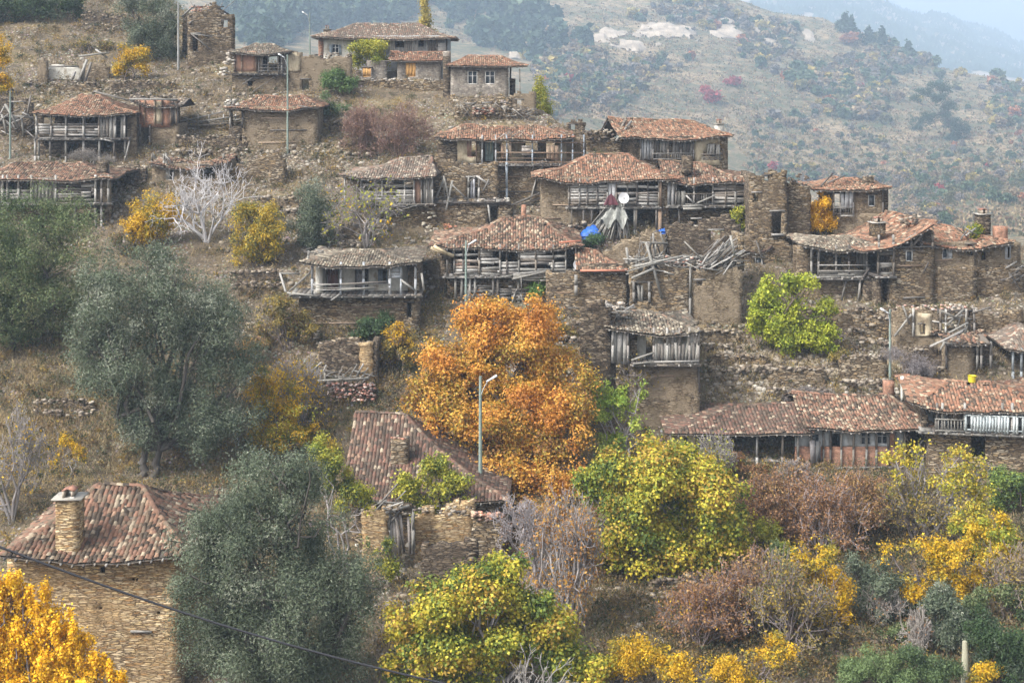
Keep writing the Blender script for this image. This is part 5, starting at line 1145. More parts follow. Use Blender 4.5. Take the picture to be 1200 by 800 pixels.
# --- near house at the bottom left
b = B('near_stone_house', 'nearest house, ochre slate walls and hipped tile roof with tall stone chimney, bottom left', 'house', 120, 806, 0)
b.shell(8, 212, 655, 806, 8, 'stone_warm', [(117, 123, 664, 672), (154, 158, 677, 681), (159, 162, 677, 681), (116, 120, 711, 714), (184, 188, 716, 720)], ext=3, lint=False, ties=False)
b.beams([(153, 739, 178, 740, -.03)], .12, GREY)
b.roof(-2, 222, 651, 562, 8.4, 3.4, 3.6, .9, 'mix', .22, mess=1.5, tw=.23, drop=.01)
b.chimney(65, 92, 586, 642, -.2, 'stone_warm', cap=True, d=1.0); b.rubble(64, 92, 583, 587, 12, (-.2, .6), (.1, .16), [(.5, .47, .42)])

# --- dry stone terrace walls on the right slope and elsewhere
def terrace(label, x0, x1, ytop, yb, m='stone', rag=1.0):
    b = B('dry_stone_wall', label, 'wall', (x0+x1)/2, yb)
    n = 6; pts = [(x0+(x1-x0)*k/(n-1), ytop+random.uniform(-2, 2)+(0 if 0 < k < n-1 else 4)) for k in range(n)]
    b.wall(x0, x1, ytop, yb, m, top=pts, rag=rag, ext=2.5, t=.5); b.rubble(x0, x1, ytop-2, ytop+2, int((x1-x0)*.6), (-.1, .5), (.1, .26)); b.rubble(x0, x1, yb-2, yb+5, int((x1-x0)*.6), (-1.6, -.2), (.1, .35))
terrace('dry stone retaining wall right of the round yellow-green tree', 900, 968, 432, 456)
terrace('upper dry stone wall under the round yellow-green tree, beside the slope of rubble', 832, 900, 418, 430)
terrace('stone wall base left of the lamp post on the right slope', 985, 1040, 418, 446)
terrace('rough stone wall under the golden tree and plank bay house', 940, 1010, 362, 384, 'stone')
terrace('broken stone wall between the balcony post house and the roofless rooms', 1000, 1056, 372, 398, 'stone')
terrace('stone wall below the white-walled balcony house, left part', 372, 440, 402, 416, 'stone')
terrace('retaining wall under the pink brick cottage', 205, 290, 160, 176, 'stone_dark')
terrace('field wall on the upper left slope under the dark olive', 130, 205, 96, 108, 'stone_dark')
terrace('low field wall along the top left skyline', 95, 150, 18, 30, 'stone_dark')
terrace('broken wall between earthen house and white bare tree', 295, 395, 232, 244, 'stone')
terrace('retaining wall right of the small mud shed', 1060, 1106, 408, 432, 'stone_dark')
terrace('stone bank under the middle stone annex', 640, 700, 380, 396, 'stone_dark')
terrace('ruined wall under the collapsed house', 770, 868, 388, 404, 'stone')
terrace('stone bank under the wide gabled house', 1010, 1048, 362, 376, 'stone')
terrace('wall footing half hidden under the large fig at the foot of the slope', 760, 830, 680, 698, 'stone')
terrace('short ruined wall on the rubble slope right of the earthen house', 385, 420, 142, 156, 'stone_dark')
terrace('broken wall on the rubble slope below the reddish thicket', 395, 440, 168, 180, 'stone')
terrace('terrace wall on the dry slope between the two left timber houses', 132, 172, 196, 210, 'stone_dark')
terrace('retaining wall under the yellow-green bush near the white bare tree', 270, 330, 318, 332, 'stone_dark')
terrace('low slate wall on the dry slope under the big silvery olive', 40, 110, 470, 482, 'stone_dark')
terrace('stone wall stub between the sloping-roof timber house and the balcony house', 400, 430, 262, 284, 'stone')
terrace('long ruined wall under the verandah house, right part', 640, 700, 240, 262, 'stone_dark')
terrace('ruined wall stub below the terrace ruin, upper left', 60, 120, 98, 108, 'stone')

# ================================================================ LAMP POSTS, CABLE
def lamp_post(label, px, yt, yb, lamp=1, arm=10, col=(.20, .25, .22), r=.10, Y=None, name='lamp_post'):
    P = at(px, yb) if not Y else Vector(((px-CX)/F*Y, Y, (HY-yb)/F*Y)); k = P.y/F; h = (yb-yt)*k
    t = thing(name, label, 'lamp post' if lamp else 'pole', P)
    mb = MB(); n = 6
    for i in range(n): mb.segs([(0, 0, -.4+(h+.4)*i/n)], [(0, 0, -.4+(h+.4)*(i+1)/n)], r*(1.1-.45*i/n), r*(1.1-.45*(i+1)/n), jit(col, .03), 8)
    mb.segs([(0, 0, h-.001)], [(0, 0, h+.01)], r*.65, .001, col, 8); mb.build('pole', 'bark', t)
    if lamp:
        a = MB(); s_ = lamp; e = Vector((s_*arm*k, -.15, h-.25)); p0 = Vector((0, -.02, h-1.3)); m_ = Vector((s_*arm*k*.4, -.1, h-.75))
        a.segs([p0, m_], [m_, e], .03, .03, (.35, .37, .37), 6); ar = a.build('arm', 'paint', t)
        l = MB(); d = Vector((s_*.42, -.05, .26)); l.beam(e-d*.2, e+d*.5, .16, .10, (.62, .64, .64)); l.beam(e+d*.5, e+d*1.3, .24, .13, (.72, .74, .74)); l.build('lamp_head', 'paint', t)
    return t
lamp_post('tall lamp post in front of the orange tree, white lamp head to its right', 563, 441, 600, 1, 9, r=.13)
lamp_post('lamp post standing before the earthen house on the upper left slope', 337, 66, 182, -1, 4)
lamp_post('lamp post at the left end of the middle house patchwork balcony', 546, 282, 350, 1, 4, Y=113)
lamp_post('lamp post on the right slope behind the long low house', 1043, 365, 452, -1, 3)
lamp_post('bare green pole at the left edge beside the open gallery house', 12, 108, 186, 0)
lamp_post('slim pole at the right end of the long double-roofed timber house', 884, 195, 272, 0, r=.1, Y=124)
lamp_post('lamp post on the skyline left of the white hilltop house', 363, 15, 62, -1, 3, r=.09, Y=166)
lamp_post('leaning pale bare trunk used as pole left of the roofless tower house', 209, 4, 82, 0, col=(.27, .27, .26), r=.13)
t = lamp_post('short square wooden post at the bottom edge, lower right', 1131, 752, 806, 0, col=(.34, .33, .24), r=.22, name='wooden_post')
mb = MB(); n = 40; A = Vector(((-90-CX)/F*40, 40, (HY-606)/F*40)); Bq = Vector(((640-CX)/F*43, 43, (HY-826)/F*43)); pts = []
for i in range(n+1):
    q = A.lerp(Bq, i/n); q.z -= .5*math.sin(i/n*math.pi); pts.append(tuple(q))
mb.segs(pts[:-1], pts[1:], .032, .032, (.03, .03, .035), 6); o = mb.build('power_cable', 'paint'); tag(o, 'black overhead cable hanging across the bottom left corner', 'cable')

# ================================================================ TREES AND SHRUBS
tree('olive_tree', 'broad green olive tree at the left edge below the weathered plank house', 'tree', 12, 412,
     [(20, 290, 62, 60), (75, 275, 52, 45), (45, 340, 60, 50), (5, 350, 45, 55), (80, 350, 50, 38), (60, 245, 40, 25), (-20, 280, 40, 60), (50, 375, 40, 24), (15, 380, 40, 24)], 79050, 0.203, OLIVEG, .34, .28, BARKO, .55, .0, twigs=110, per=26)
tree('olive_tree', 'big silvery olive tree with twisted trunk above the nearest tiled roof', 'tree', 178, 556,
     [(190, 330, 62, 42), (130, 375, 52, 45), (215, 385, 70, 55), (255, 420, 48, 50), (160, 430, 62, 50), (210, 460, 55, 45), (125, 330, 40, 35), (255, 360, 35, 35), (265, 490, 42, 38), (190, 500, 40, 26), (150, 485, 36, 28), (105, 400, 28, 45), (180, 300, 30, 18), (240, 500, 40, 45), (285, 430, 22, 30)], 125550, 0.187, OLIVE, .32, .30, BARKO, .5, .0, twigs=160, per=26, stems=2)
tree('olive_tree', 'large dusky olive tree nearest the bottom edge beside the stone house', 'tree', 322, 812,
     [(330, 600, 70, 65), (260, 660, 62, 75), (380, 670, 55, 70), (320, 720, 90, 75), (250, 740, 52, 60), (400, 740, 48, 60), (345, 560, 45, 40), (290, 620, 50, 50), (415, 690, 30, 40), (240, 620, 32, 40), (330, 780, 80, 40)], 164687, 0.148, OLIVE, .30, .4, BARKO, .42, .0, twigs=180, per=28, Yo=-1)
tree('poplar_shrub', 'bright golden poplar thicket in the bottom left corner before the stone wall', 'tree', 45, 830,
     [(x, 660+abs(x-10)*.95+h*.8, 8, h) for x, h in ((4, 34), (14, 30), (24, 40), (36, 34), (48, 46), (60, 36), (70, 42), (82, 38), (94, 40), (106, 30), (118, 26), (131, 24), (142, 18), (-8, 40), (-20, 50))]+[(10, 760, 26, 50), (45, 770, 26, 46), (80, 785, 24, 34), (30, 800, 50, 30), (100, 800, 30, 20)],
     62000, .13, [(.74, .42, .012), (.86, .54, .02), (.80, .46, .012), (.66, .36, .012), (.88, .60, .04)], .7, .10, TWIGD, .2, 0, twigs=160, stems=5, up=1.4, Y=66)
tree('plane_tree', 'large orange-leaved plane tree in the centre of the photo', 'tree', 600, 548,
     [(590, 400, 60, 48, 0), (540, 440, 52, 48, 0), (640, 440, 50, 50, 0), (580, 480, 70, 50, -1), (650, 500, 42, 50, -2), (520, 485, 40, 44, -1), (600, 540, 60, 36, -2), (655, 545, 35, 36, -4), (570, 372, 32, 24, 1), (500, 450, 22, 32, 0), (620, 378, 40, 32, 1), (668, 465, 28, 38, -1), (625, 580, 42, 20, -6), (480, 470, 16, 24, 0), (650, 580, 34, 18, -7)], 161200, 0.168, ORANGE, .75, .42, TWIGD, .55, .02, twigs=220, per=20)
tree('fig_tree', 'big round yellow-green fig tree right of the orange tree, lower centre', 'tree', 785, 672,
     [(780, 570, 72, 50), (720, 595, 45, 42), (840, 600, 45, 45), (780, 625, 85, 38), (740, 550, 45, 32), (860, 625, 25, 28), (700, 570, 25, 25), (820, 560, 40, 30), (700, 632, 22, 20), (780, 650, 72, 22), (835, 648, 42, 20), (735, 640, 36, 22)], 76570, 0.181, YGB, .8, .3, TWIG, .45, 0, twigs=90, per=18)
tree('fig_tree', 'yellow-green fig tree with large leaves at the bottom edge, centre', 'tree', 575, 815,
     [(560, 700, 55, 42), (500, 725, 48, 45), (600, 745, 60, 50), (540, 770, 75, 38), (660, 770, 50, 38), (480, 770, 35, 35), (590, 680, 35, 26), (640, 730, 35, 35), (690, 790, 30, 25)], 80600, 0.161, YGB, .8, .25, TWIG, .38, -.0, twigs=90, per=16)
tree('fig_tree', 'small light yellow-green fig growing beside the grey plank door', 'tree', 512, 640,
     [(500, 560, 34, 26), (532, 570, 28, 24), (478, 575, 20, 24), (515, 545, 24, 16), (548, 592, 16, 16), (508, 595, 26, 18)], 13097, 0.161, YG, .75, .12, TWIG, .35, .12, twigs=50, per=14, stems=3)
tree('mulberry_tree', 'round yellow-green tree on the right slope above the long low house', 'tree', 925, 414,
     [(900, 348, 20, 24), (935, 334, 22, 18), (905, 376, 25, 24), (938, 388, 34, 22), (968, 364, 14, 16), (965, 388, 20, 20), (915, 398, 22, 14), (886, 370, 12, 16), (930, 362, 18, 14)], 23250, 0.187, [(.17, .22, .025), (.30, .36, .03), (.42, .44, .045), (.34, .36, .035), (.22, .27, .03)], .75, .2, BARK, .4, .02, twigs=60, per=18)
tree('yellow_bush', 'dark-hearted yellow bush left of the white bare tree', 'shrub', 178, 288,
     [(180, 255, 28, 24), (160, 265, 18, 18), (200, 250, 18, 16), (185, 235, 20, 14), (172, 278, 22, 10)], 13950, 0.172, GOLD+[(.12, .13, .05)], .6, .1, BARK, .4, .02, stems=3, per=14)
tree('yellow_bush', 'yellow-green bush right of the white bare tree', 'shrub', 303, 312,
     [(300, 262, 30, 28), (318, 275, 22, 26), (285, 290, 18, 20), (312, 298, 24, 14), (290, 248, 18, 14)], 17050, 0.172, [(.42, .28, .02), (.54, .36, .03), (.30, .26, .04), (.15, .16, .05), (.46, .32, .03)], .6, .12, BARK, .4, .02, stems=3, per=14)
bare('bare_tree', 'leafless whitish tree on the slope between two yellow bushes', 'tree', 243, 284, 108, 48, .2, 6, (.52, .50, .50), 6, up=.10, sp=.6, kids=(2, 3))
tree('olive_tree', 'small bluish olive left of the bare yellow-leaved tree', 'tree', 366, 292,
     [(366, 240, 25, 24), (355, 262, 20, 22), (378, 262, 20, 24), (366, 282, 24, 12), (350, 225, 10, 10)], 18600, 0.187, OLIVE, .35, .18, BARKO, .4, 0, per=22)
bare('bare_fig', 'half-bare pale fig with clusters of yellow leaves before the sloping-roof timber house', 'tree', 428, 292, 82, 44, .16, 6, TWIG, 5, lv=700, pal=GOLD[:2]+YG, size=.26, up=.06, sp=.6)
tree('fig_tree', 'small round yellow-green fig before the white hilltop house', 'tree', 425, 92,
     [(432, 62, 22, 13), (420, 70, 14, 10), (445, 70, 12, 9), (432, 52, 14, 7)], 14105, 0.161, YG, .75, .14, TWIG, .4, .0, per=18)
tree('green_bush', 'green bush under the small hilltop fig, on the ruined wall', 'shrub', 396, 112,
     [(396, 92, 16, 12), (386, 100, 12, 9), (408, 98, 10, 10)], 6510, 0.187, [(.08, .14, .04), (.12, .19, .06), (.10, .16, .05)], .6, .08, BARK, .4, 0, stems=3)
tree('ivy_bush', 'dark green ivy clump on the broken wall right of the earthen house', 'shrub', 384, 138, [(380, 126, 11, 12), (396, 126, 12, 6)], 4030, 0.172, [(.10, .15, .06), (.14, .20, .08)], .6, .06, BARK, .4, 0, stems=2)
for l, px, py, h, w in (('reddish leafless thicket on the slope under the stone wing', 425, 182, 58, 26), ('wider reddish bramble thicket beside the verandah house', 468, 184, 62, 34)):
    bare('bramble_thicket', l, 'shrub', px, py, h, w, .05, 5, (.20, .13, .11), 16, lv=5000, pal=None or [(.26, .15, .11), (.30, .19, .12), (.22, .12, .10)], size=.15, kids=(2, 3), sp=.7)
tree('yellow_bush', 'yellow bush on the upper left slope near the dark olive', 'shrub', 152, 94, [(158, 68, 20, 14), (140, 78, 12, 14), (168, 80, 11, 9), (150, 60, 12, 9)], 8060, 0.187, GOLD, .6, .1, BARK, .4, .02, stems=3, per=14)
tree('olive_tree', 'dark olive on the upper left slope beside the roofless tower house', 'tree', 180, 72, [(175, 35, 28, 24), (190, 55, 22, 18), (160, 45, 16, 18), (182, 8, 32, 16), (200, 28, 14, 22), (150, 5, 24, 12)], 23250, 0.234, OLIVE, .35, .2, BARKO, .5, .0)
tree('dark_tree', 'dark green tree on the skyline in the top left corner', 'tree', 60, 26, [(60, 5, 34, 20), (30, 2, 24, 18), (88, 2, 16, 20)], 13950, 0.265, DARKG+OLIVE[:2], .5, .2, BARK, .5, .0)
tree('dark_tree', 'dark green tree cut by the top left corner', 'tree', 8, 28, [(5, 8, 22, 18), (-12, 2, 24, 22)], 7750, 0.265, DARKG+OLIVE[:2], .5, .2, BARK, .5, .0)
tree('yellow_bush', 'golden bush at the left edge above the crooked posts', 'shrub', 2, 112, [(4, 60, 9, 20), (0, 95, 12, 14), (8, 100, 10, 8)], 4650, 0.187, GOLD, .6, .08, BARK, .4, 0, stems=3)
tree('poplar', 'slim yellow poplar rising behind the white hilltop house', 'tree', 498, 95, [(499, 20, 7, 20), (501, 38, 9, 12), (497, 2, 5, 14)], 4030, 0.234, [(.42, .34, .08), (.5, .38, .08), (.34, .30, .10)], .6, .1, TWIG, .4, 0, Y=185)
tree('poplar_shrub', 'yellow-green bush behind the grey stone house, at its right end', 'shrub', 628, 138, [(632, 112, 12, 18), (624, 122, 10, 14), (640, 128, 10, 10)], 6448, 0.175, YG, .6, .08, BARK, .4, 0, stems=3, Y=152)
tree('golden_tree', 'little golden tree before the tall roofless walls', 'tree', 961, 278, [(958, 240, 14, 14), (968, 252, 12, 14), (952, 256, 11, 14), (962, 264, 14, 9), (976, 262, 7, 8)], 9300, 0.156, [(.66, .36, .015), (.76, .46, .03), (.60, .30, .02), (.8, .5, .06)], .6, .12, TWIGD, .3, 0, per=14, up=.8)
tree('fig_tree', 'thin yellow fig right of the long double-roofed timber house', 'tree', 868, 276, [(862, 252, 9, 10), (872, 265, 8, 7)], 2216, 0.175, YG, .7, .06, TWIG, .4, .1, stems=2)
tree('green_bush', 'green bush growing from the crooked posts of the middle house', 'shrub', 636, 356, [(636, 332, 14, 10), (628, 342, 8, 8), (646, 340, 9, 7)], 3565, 0.187, [(.12, .22, .05), (.20, .30, .08)], .7, .07, TWIG, .4, 0, stems=3)
tree('green_bush', 'dark green bush below the blue tarpaulin', 'shrub', 695, 293, [(694, 281, 12, 8), (688, 286, 8, 6)], 2790, 0.172, [(.07, .13, .05), (.10, .17, .07)], .6, .06, BARK, .35, 0, stems=2)
tree('fig_tree', 'small half-bare fig beside the crossed poles left of the verandah house', 'tree', 522, 232, [(522, 208, 12, 9), (530, 214, 8, 8)], 2015, 0.175, YG, .7, .06, TWIG, .4, .0, stems=2)
tree('fig_tree', 'young tree with pale trunk before the wide gabled house', 'tree', 1144, 330, [(1140, 276, 10, 12), (1150, 290, 12, 10), (1135, 290, 8, 8)], 3022, 0.175, YGB, .7, .08, (.4, .38, .36), .4, .02, stems=2, twigs=30)
tree('fig_tree', 'yellowish tree at the right part of the wide gabled house', 'tree', 1166, 330, [(1168, 290, 14, 14), (1160, 304, 10, 12), (1172, 318, 9, 8)], 3425, 0.175, YGB, .7, .08, (.4, .38, .36), .4, .02, stems=2, twigs=30)
tree('fig_tree', 'small green fig leaning from the wall under the wide gabled house', 'tree', 1138, 340, [(1126, 306, 13, 9), (1120, 300, 8, 7), (1134, 312, 8, 7)], 2945, 0.203, [(.17, .24, .04), (.26, .32, .05)], .7, .07, (.4, .38, .36), .4, .02, stems=2, twigs=20)
tree('green_bush', 'dark green bush left of the orange tree, on the terrace', 'shrub', 432, 402, [(430, 382, 16, 14), (448, 378, 18, 10), (424, 392, 12, 9)], 6510, 0.156, DARKG+[(.08, .15, .06)], .6, .08, BARK, .35, 0, stems=3)
tree('yellow_bush', 'ochre shrub hugging the left side of the orange tree', 'shrub', 466, 436, [(462, 396, 22, 18), (475, 412, 16, 20), (455, 415, 14, 16), (470, 385, 14, 8)], 9300, 0.156, SCRUB+GOLD[:3], .6, .1, TWIGD, .35, .05, stems=4, per=12)
tree('yellow_bush', 'brownish yellow scrub below the white-walled balcony house, left end', 'shrub', 335, 408, [(325, 372, 24, 22), (350, 385, 20, 18), (308, 385, 16, 18), (335, 352, 18, 8)], 10850, 0.156, SCRUB, .6, .08, TWIGD, .35, .06, stems=5, per=12)
bare('bare_tree', 'grey bare branches at the left edge beside the nearest roof', 'tree', 15, 612, 130, 48, .2, 7, TWIG, 4, up=.05, sp=.65, lv=900, pal=None or GOLD, size=.16)
tree('yellow_bush', 'spotty yellow seedling between the left bare branches and the nearest roof', 'shrub', 78, 560, [(82, 522, 14, 12), (70, 540, 12, 10), (95, 530, 10, 8)], 2015, 0.133, GOLD+[(.4, .2, .03)], .6, .05, TWIG, .35, .05, stems=3)
tree('yellow_bush', 'yellow-leaved thicket behind the big silvery olive', 'shrub', 335, 540, [(315, 450, 26, 26), (335, 480, 30, 30), (308, 500, 24, 34), (350, 505, 26, 24), (372, 520, 24, 18), (330, 520, 30, 24), (300, 470, 14, 30)], 26195, 0.134, YGB+GOLD, .65, .1, TWIGD, .35, .08, stems=5, per=12, twigs=100)
bare('bare_shrub', 'grey twiggy shrub above the yellow-leaved thicket', 'shrub', 350, 500, 78, 30, .08, 6, TWIG, 9, lv=1400, pal=GOLD, size=.17)
tree('fig_tree', 'yellow-green scrub at the left foot of the broad dark red roof', 'shrub', 400, 600, [(385, 545, 20, 24), (405, 575, 22, 20), (428, 585, 20, 14), (370, 525, 14, 14)], 14105, 0.134, YG+OLIVEG[:2], .65, .08, TWIG, .35, .04, stems=4, per=14, Y=84.5)
bare('bare_tree', 'grey branches with rusty leaves between the two yellow-green figs', 'tree', 660, 742, 165, 62, .17, 7, TWIG, 7, lv=5200, pal=[(.42, .22, .05), (.34, .17, .06), (.50, .29, .06)], size=.17, up=.04, sp=.6)
bare('bare_tree', 'leafless grey tree at the foot of the orange tree', 'tree', 628, 690, 105, 45, .15, 7, (.30, .27, .27), 5, lv=500, pal=RUST, size=.15, sp=.6)
bare('dead_branches', 'long pale dead branches arching over the bottom fig tree', 'branch', 640, 800, 95, 50, .12, 5, (.27, .25, .23), 3, up=-.05, sp=.6, lean=(-.4, 0), Y=66)
tree('fig_tree', 'light green sapling clump between the orange tree and the tall stone base', 'tree', 722, 545,
     [(725, 470, 20, 20), (705, 485, 18, 20), (735, 500, 22, 22), (715, 515, 22, 22), (745, 455, 14, 12), (700, 455, 12, 12)], 10850, 0.172, [(.20, .30, .04), (.30, .38, .06), (.38, .42, .07)], .65, .1, TWIG, .35, .08, stems=4, per=12)
bare('bare_shrub', 'tangled grey shrub against the wall of the upright-plank house', 'shrub', 745, 480, 62, 34, .06, 6, (.26, .22, .20), 10, lv=1600, pal=SCRUB, size=.16)
# the brown and grey thickets of the lower right
for i, (l, px, py, h, w, lv, pal, col) in enumerate((
    ('rust-brown thicket just below the dark openings of the long low house', 905, 640, 84, 42, 4600, RUST, TWIGD), ('grey and russet thicket right of the big round fig', 965, 655, 98, 44, 4200, RUST, (.30, .26, .26)),
    ('dense russet thicket under the brick panels', 1005, 628, 72, 40, 4200, RUST, TWIGD), ('pale bare shrub before the cream end of the long low house', 838, 570, 62, 30, 300, YG, TWIG),
    ('bare shrub in front of the brick panel wall, left end', 930, 572, 34, 22, 500, RUST, TWIG), ('purplish leafless thicket at the lower right of the big round fig', 880, 745, 95, 48, 2200, RUST, (.22, .17, .16)),
    ('grey leafless thicket above the sandy path', 925, 770, 120, 50, 2600, SCRUB, (.24, .20, .19)), ('twiggy thicket with sparse yellow leaves below the fallen log', 820, 760, 85, 44, 2600, GOLD[:2]+RUST, (.23, .18, .17)),
    ('pale grey twiggy bush beside the sandy path', 1035, 735, 55, 24, 100, RUST, (.30, .27, .24)), ('pale bare stems behind the short wooden post', 1075, 775, 62, 14, 60, RUST, (.30, .27, .24)),
    ('brown thicket behind the tall yellow tree at right', 1075, 640, 90, 44, 1500, SCRUB, TWIGD), ('bare brown brushwood at the right edge, lower right', 1190, 720, 80, 40, 900, SCRUB, (.26, .21, .18)))):
    bare('bare_thicket', l, 'shrub', px, py, h, w, .06, 5, col, 14, lv=int(lv*2.6), pal=pal, size=.14, kids=(2, 3), sp=.65)
tree('walnut_tree', 'airy yellow-green tree in front of the right-edge balcony house', 'tree', 1100, 640,
     [(1070, 560, 36, 28), (1110, 545, 36, 24), (1140, 570, 26, 26), (1090, 590, 42, 24), (1050, 545, 20, 16), (1130, 600, 30, 20), (1075, 525, 22, 12), (1155, 545, 16, 14)], 17050, 0.179, [(.34, .32, .03), (.46, .40, .04), (.52, .38, .04), (.26, .27, .04)], .6, .16, TWIG, .4, .16, twigs=200, per=10)
tree('yellow_tree', 'deep yellow tree below the airy yellow-green one, lower right', 'tree', 1100, 720,
     [(1095, 650, 38, 24), (1070, 670, 26, 24), (1120, 680, 26, 22), (1090, 690, 38, 18), (1045, 655, 16, 14)], 15500, 0.156, GOLD, .6, .14, TWIGD, .38, .1, twigs=100, per=12)
tree('yellow_tree', 'golden bush with green crown at the right side, under the balcony house', 'tree', 1162, 698,
     [(1160, 625, 24, 24), (1170, 655, 22, 26), (1155, 675, 22, 18), (1175, 610, 12, 14)], 14725, 0.148, [(.24, .27, .03), (.44, .34, .02), (.58, .38, .02), (.52, .33, .02), (.60, .40, .03)], .6, .12, TWIGD, .35, 0, per=16, stems=3)
tree('yellow_tree', 'bright yellow bush left of the small dark olives, lower right', 'tree', 965, 742,
     [(958, 655, 26, 26), (970, 685, 28, 24), (945, 665, 16, 20), (975, 710, 22, 20), (940, 640, 14, 10)], 11625, 0.156, GOLD, .6, .12, TWIGD, .38, .1, per=12, stems=3)
tree('olive_tree', 'young dark olive between the bright yellow bush and the deep yellow tree', 'tree', 1035, 728, [(1030, 690, 26, 26), (1015, 680, 18, 22), (1050, 705, 18, 22), (1000, 660, 12, 14)], 18600, 0.156, OLIVE, .34, .15, BARKO, .35, 0)
tree('olive_tree', 'young dark olive below the deep yellow tree, left of the short wooden post', 'tree', 1108, 768, [(1108, 715, 26, 28), (1095, 700, 16, 20), (1122, 735, 20, 26), (1100, 745, 24, 20)], 20150, 0.156, OLIVE, .34, .15, BARKO, .35, 0)
tree('green_shrub', 'rounded green shrub at the bottom edge left of the short wooden post', 'shrub', 1030, 815, [(1020, 782, 32, 24), (1050, 790, 30, 24), (1000, 800, 24, 18)], 20150, 0.125, [(.09, .14, .05), (.13, .19, .07), (.17, .23, .09)], .35, .1, BARK, .3, 0, up=1, stems=4)
tree('green_shrub', 'darker green shrub immediately left of the short wooden post', 'shrub', 1088, 815, [(1080, 780, 26, 22), (1100, 792, 24, 22), (1065, 765, 14, 12)], 15500, 0.125, [(.07, .11, .05), (.11, .16, .06)], .35, .1, BARK, .3, 0, up=1, stems=4)
tree('green_shrub', 'dark shrub mass in the bottom right corner', 'shrub', 1175, 805, [(1170, 745, 30, 26), (1195, 770, 30, 34), (1160, 780, 24, 24), (1150, 730, 16, 16)], 23250, 0.140, DARKG+OLIVE[:2], .4, .1, BARK, .35, 0, stems=4)
tree('yellow_bush', 'small yellow bush right of the short wooden post', 'shrub', 1155, 812, [(1155, 790, 18, 16), (1145, 800, 12, 10)], 4030, 0.125, GOLD, .6, .06, TWIGD, .3, 0, stems=3)
tree('yellow_bush', 'yellow scrub along the bottom edge right of the bottom fig', 'shrub', 735, 818, [(730, 775, 32, 22), (760, 770, 30, 24), (705, 790, 22, 18)], 12400, 0.125, GOLD+[(.30, .2, .06)], .55, .08, TWIGD, .32, .08, stems=5, per=12)
tree('yellow_bush', 'yellow scrub along the bottom edge, second clump right of the bottom fig', 'shrub', 820, 818, [(815, 785, 32, 18), (850, 788, 28, 18), (790, 775, 22, 16)], 11625, 0.125, GOLD+[(.30, .2, .06)], .55, .08, TWIGD, .32, .08, stems=5, per=12)
tree('yellow_bush', 'low yellow clump at the bottom edge left of the sandy path', 'shrub', 905, 818, [(895, 775, 24, 20), (915, 760, 16, 22), (890, 795, 28, 12)], 8525, 0.125, GOLD+SCRUB[:2], .55, .08, TWIGD, .32, .08, stems=5, per=12)
tree('green_bush', 'green undergrowth at the foot of the small right-edge wall, lower right', 'shrub', 1190, 600, [(1180, 560, 22, 16), (1200, 575, 22, 20), (1170, 585, 18, 14)], 9300, 0.156, [(.12, .18, .04), (.22, .28, .05), (.08, .13, .04)], .6, .08, BARK, .35, 0, stems=3)
tree('vine_heap', 'grey tangled vine heap left of the small mud shed', 'shrub', 1075, 452, [(1070, 428, 26, 12), (1050, 415, 18, 10), (1085, 434, 12, 10)], 4650, 0.234, [(.22, .20, .20), (.30, .27, .27), (.17, .15, .15)], .1, .05, (.25, .22, .22), .35, 0, stems=5, twigs=200)
tree('vine_heap', 'dark brushwood heap on the rubble slope above the long low house', 'shrub', 945, 472, [(950, 462, 30, 7), (925, 464, 20, 6)], 4030, 0.234, [(.18, .16, .15), (.26, .23, .22)], .1, .05, (.2, .18, .17), .3, 0, stems=5, twigs=150)
tree('vine_heap', 'grey brushwood heap under the open gallery house posts', 'shrub', 106, 194, [(105, 182, 26, 8), (125, 188, 14, 7)], 4030, 0.234, [(.22, .20, .18), (.30, .27, .24)], .1, .05, (.25, .22, .2), .35, 0, stems=5, twigs=150)
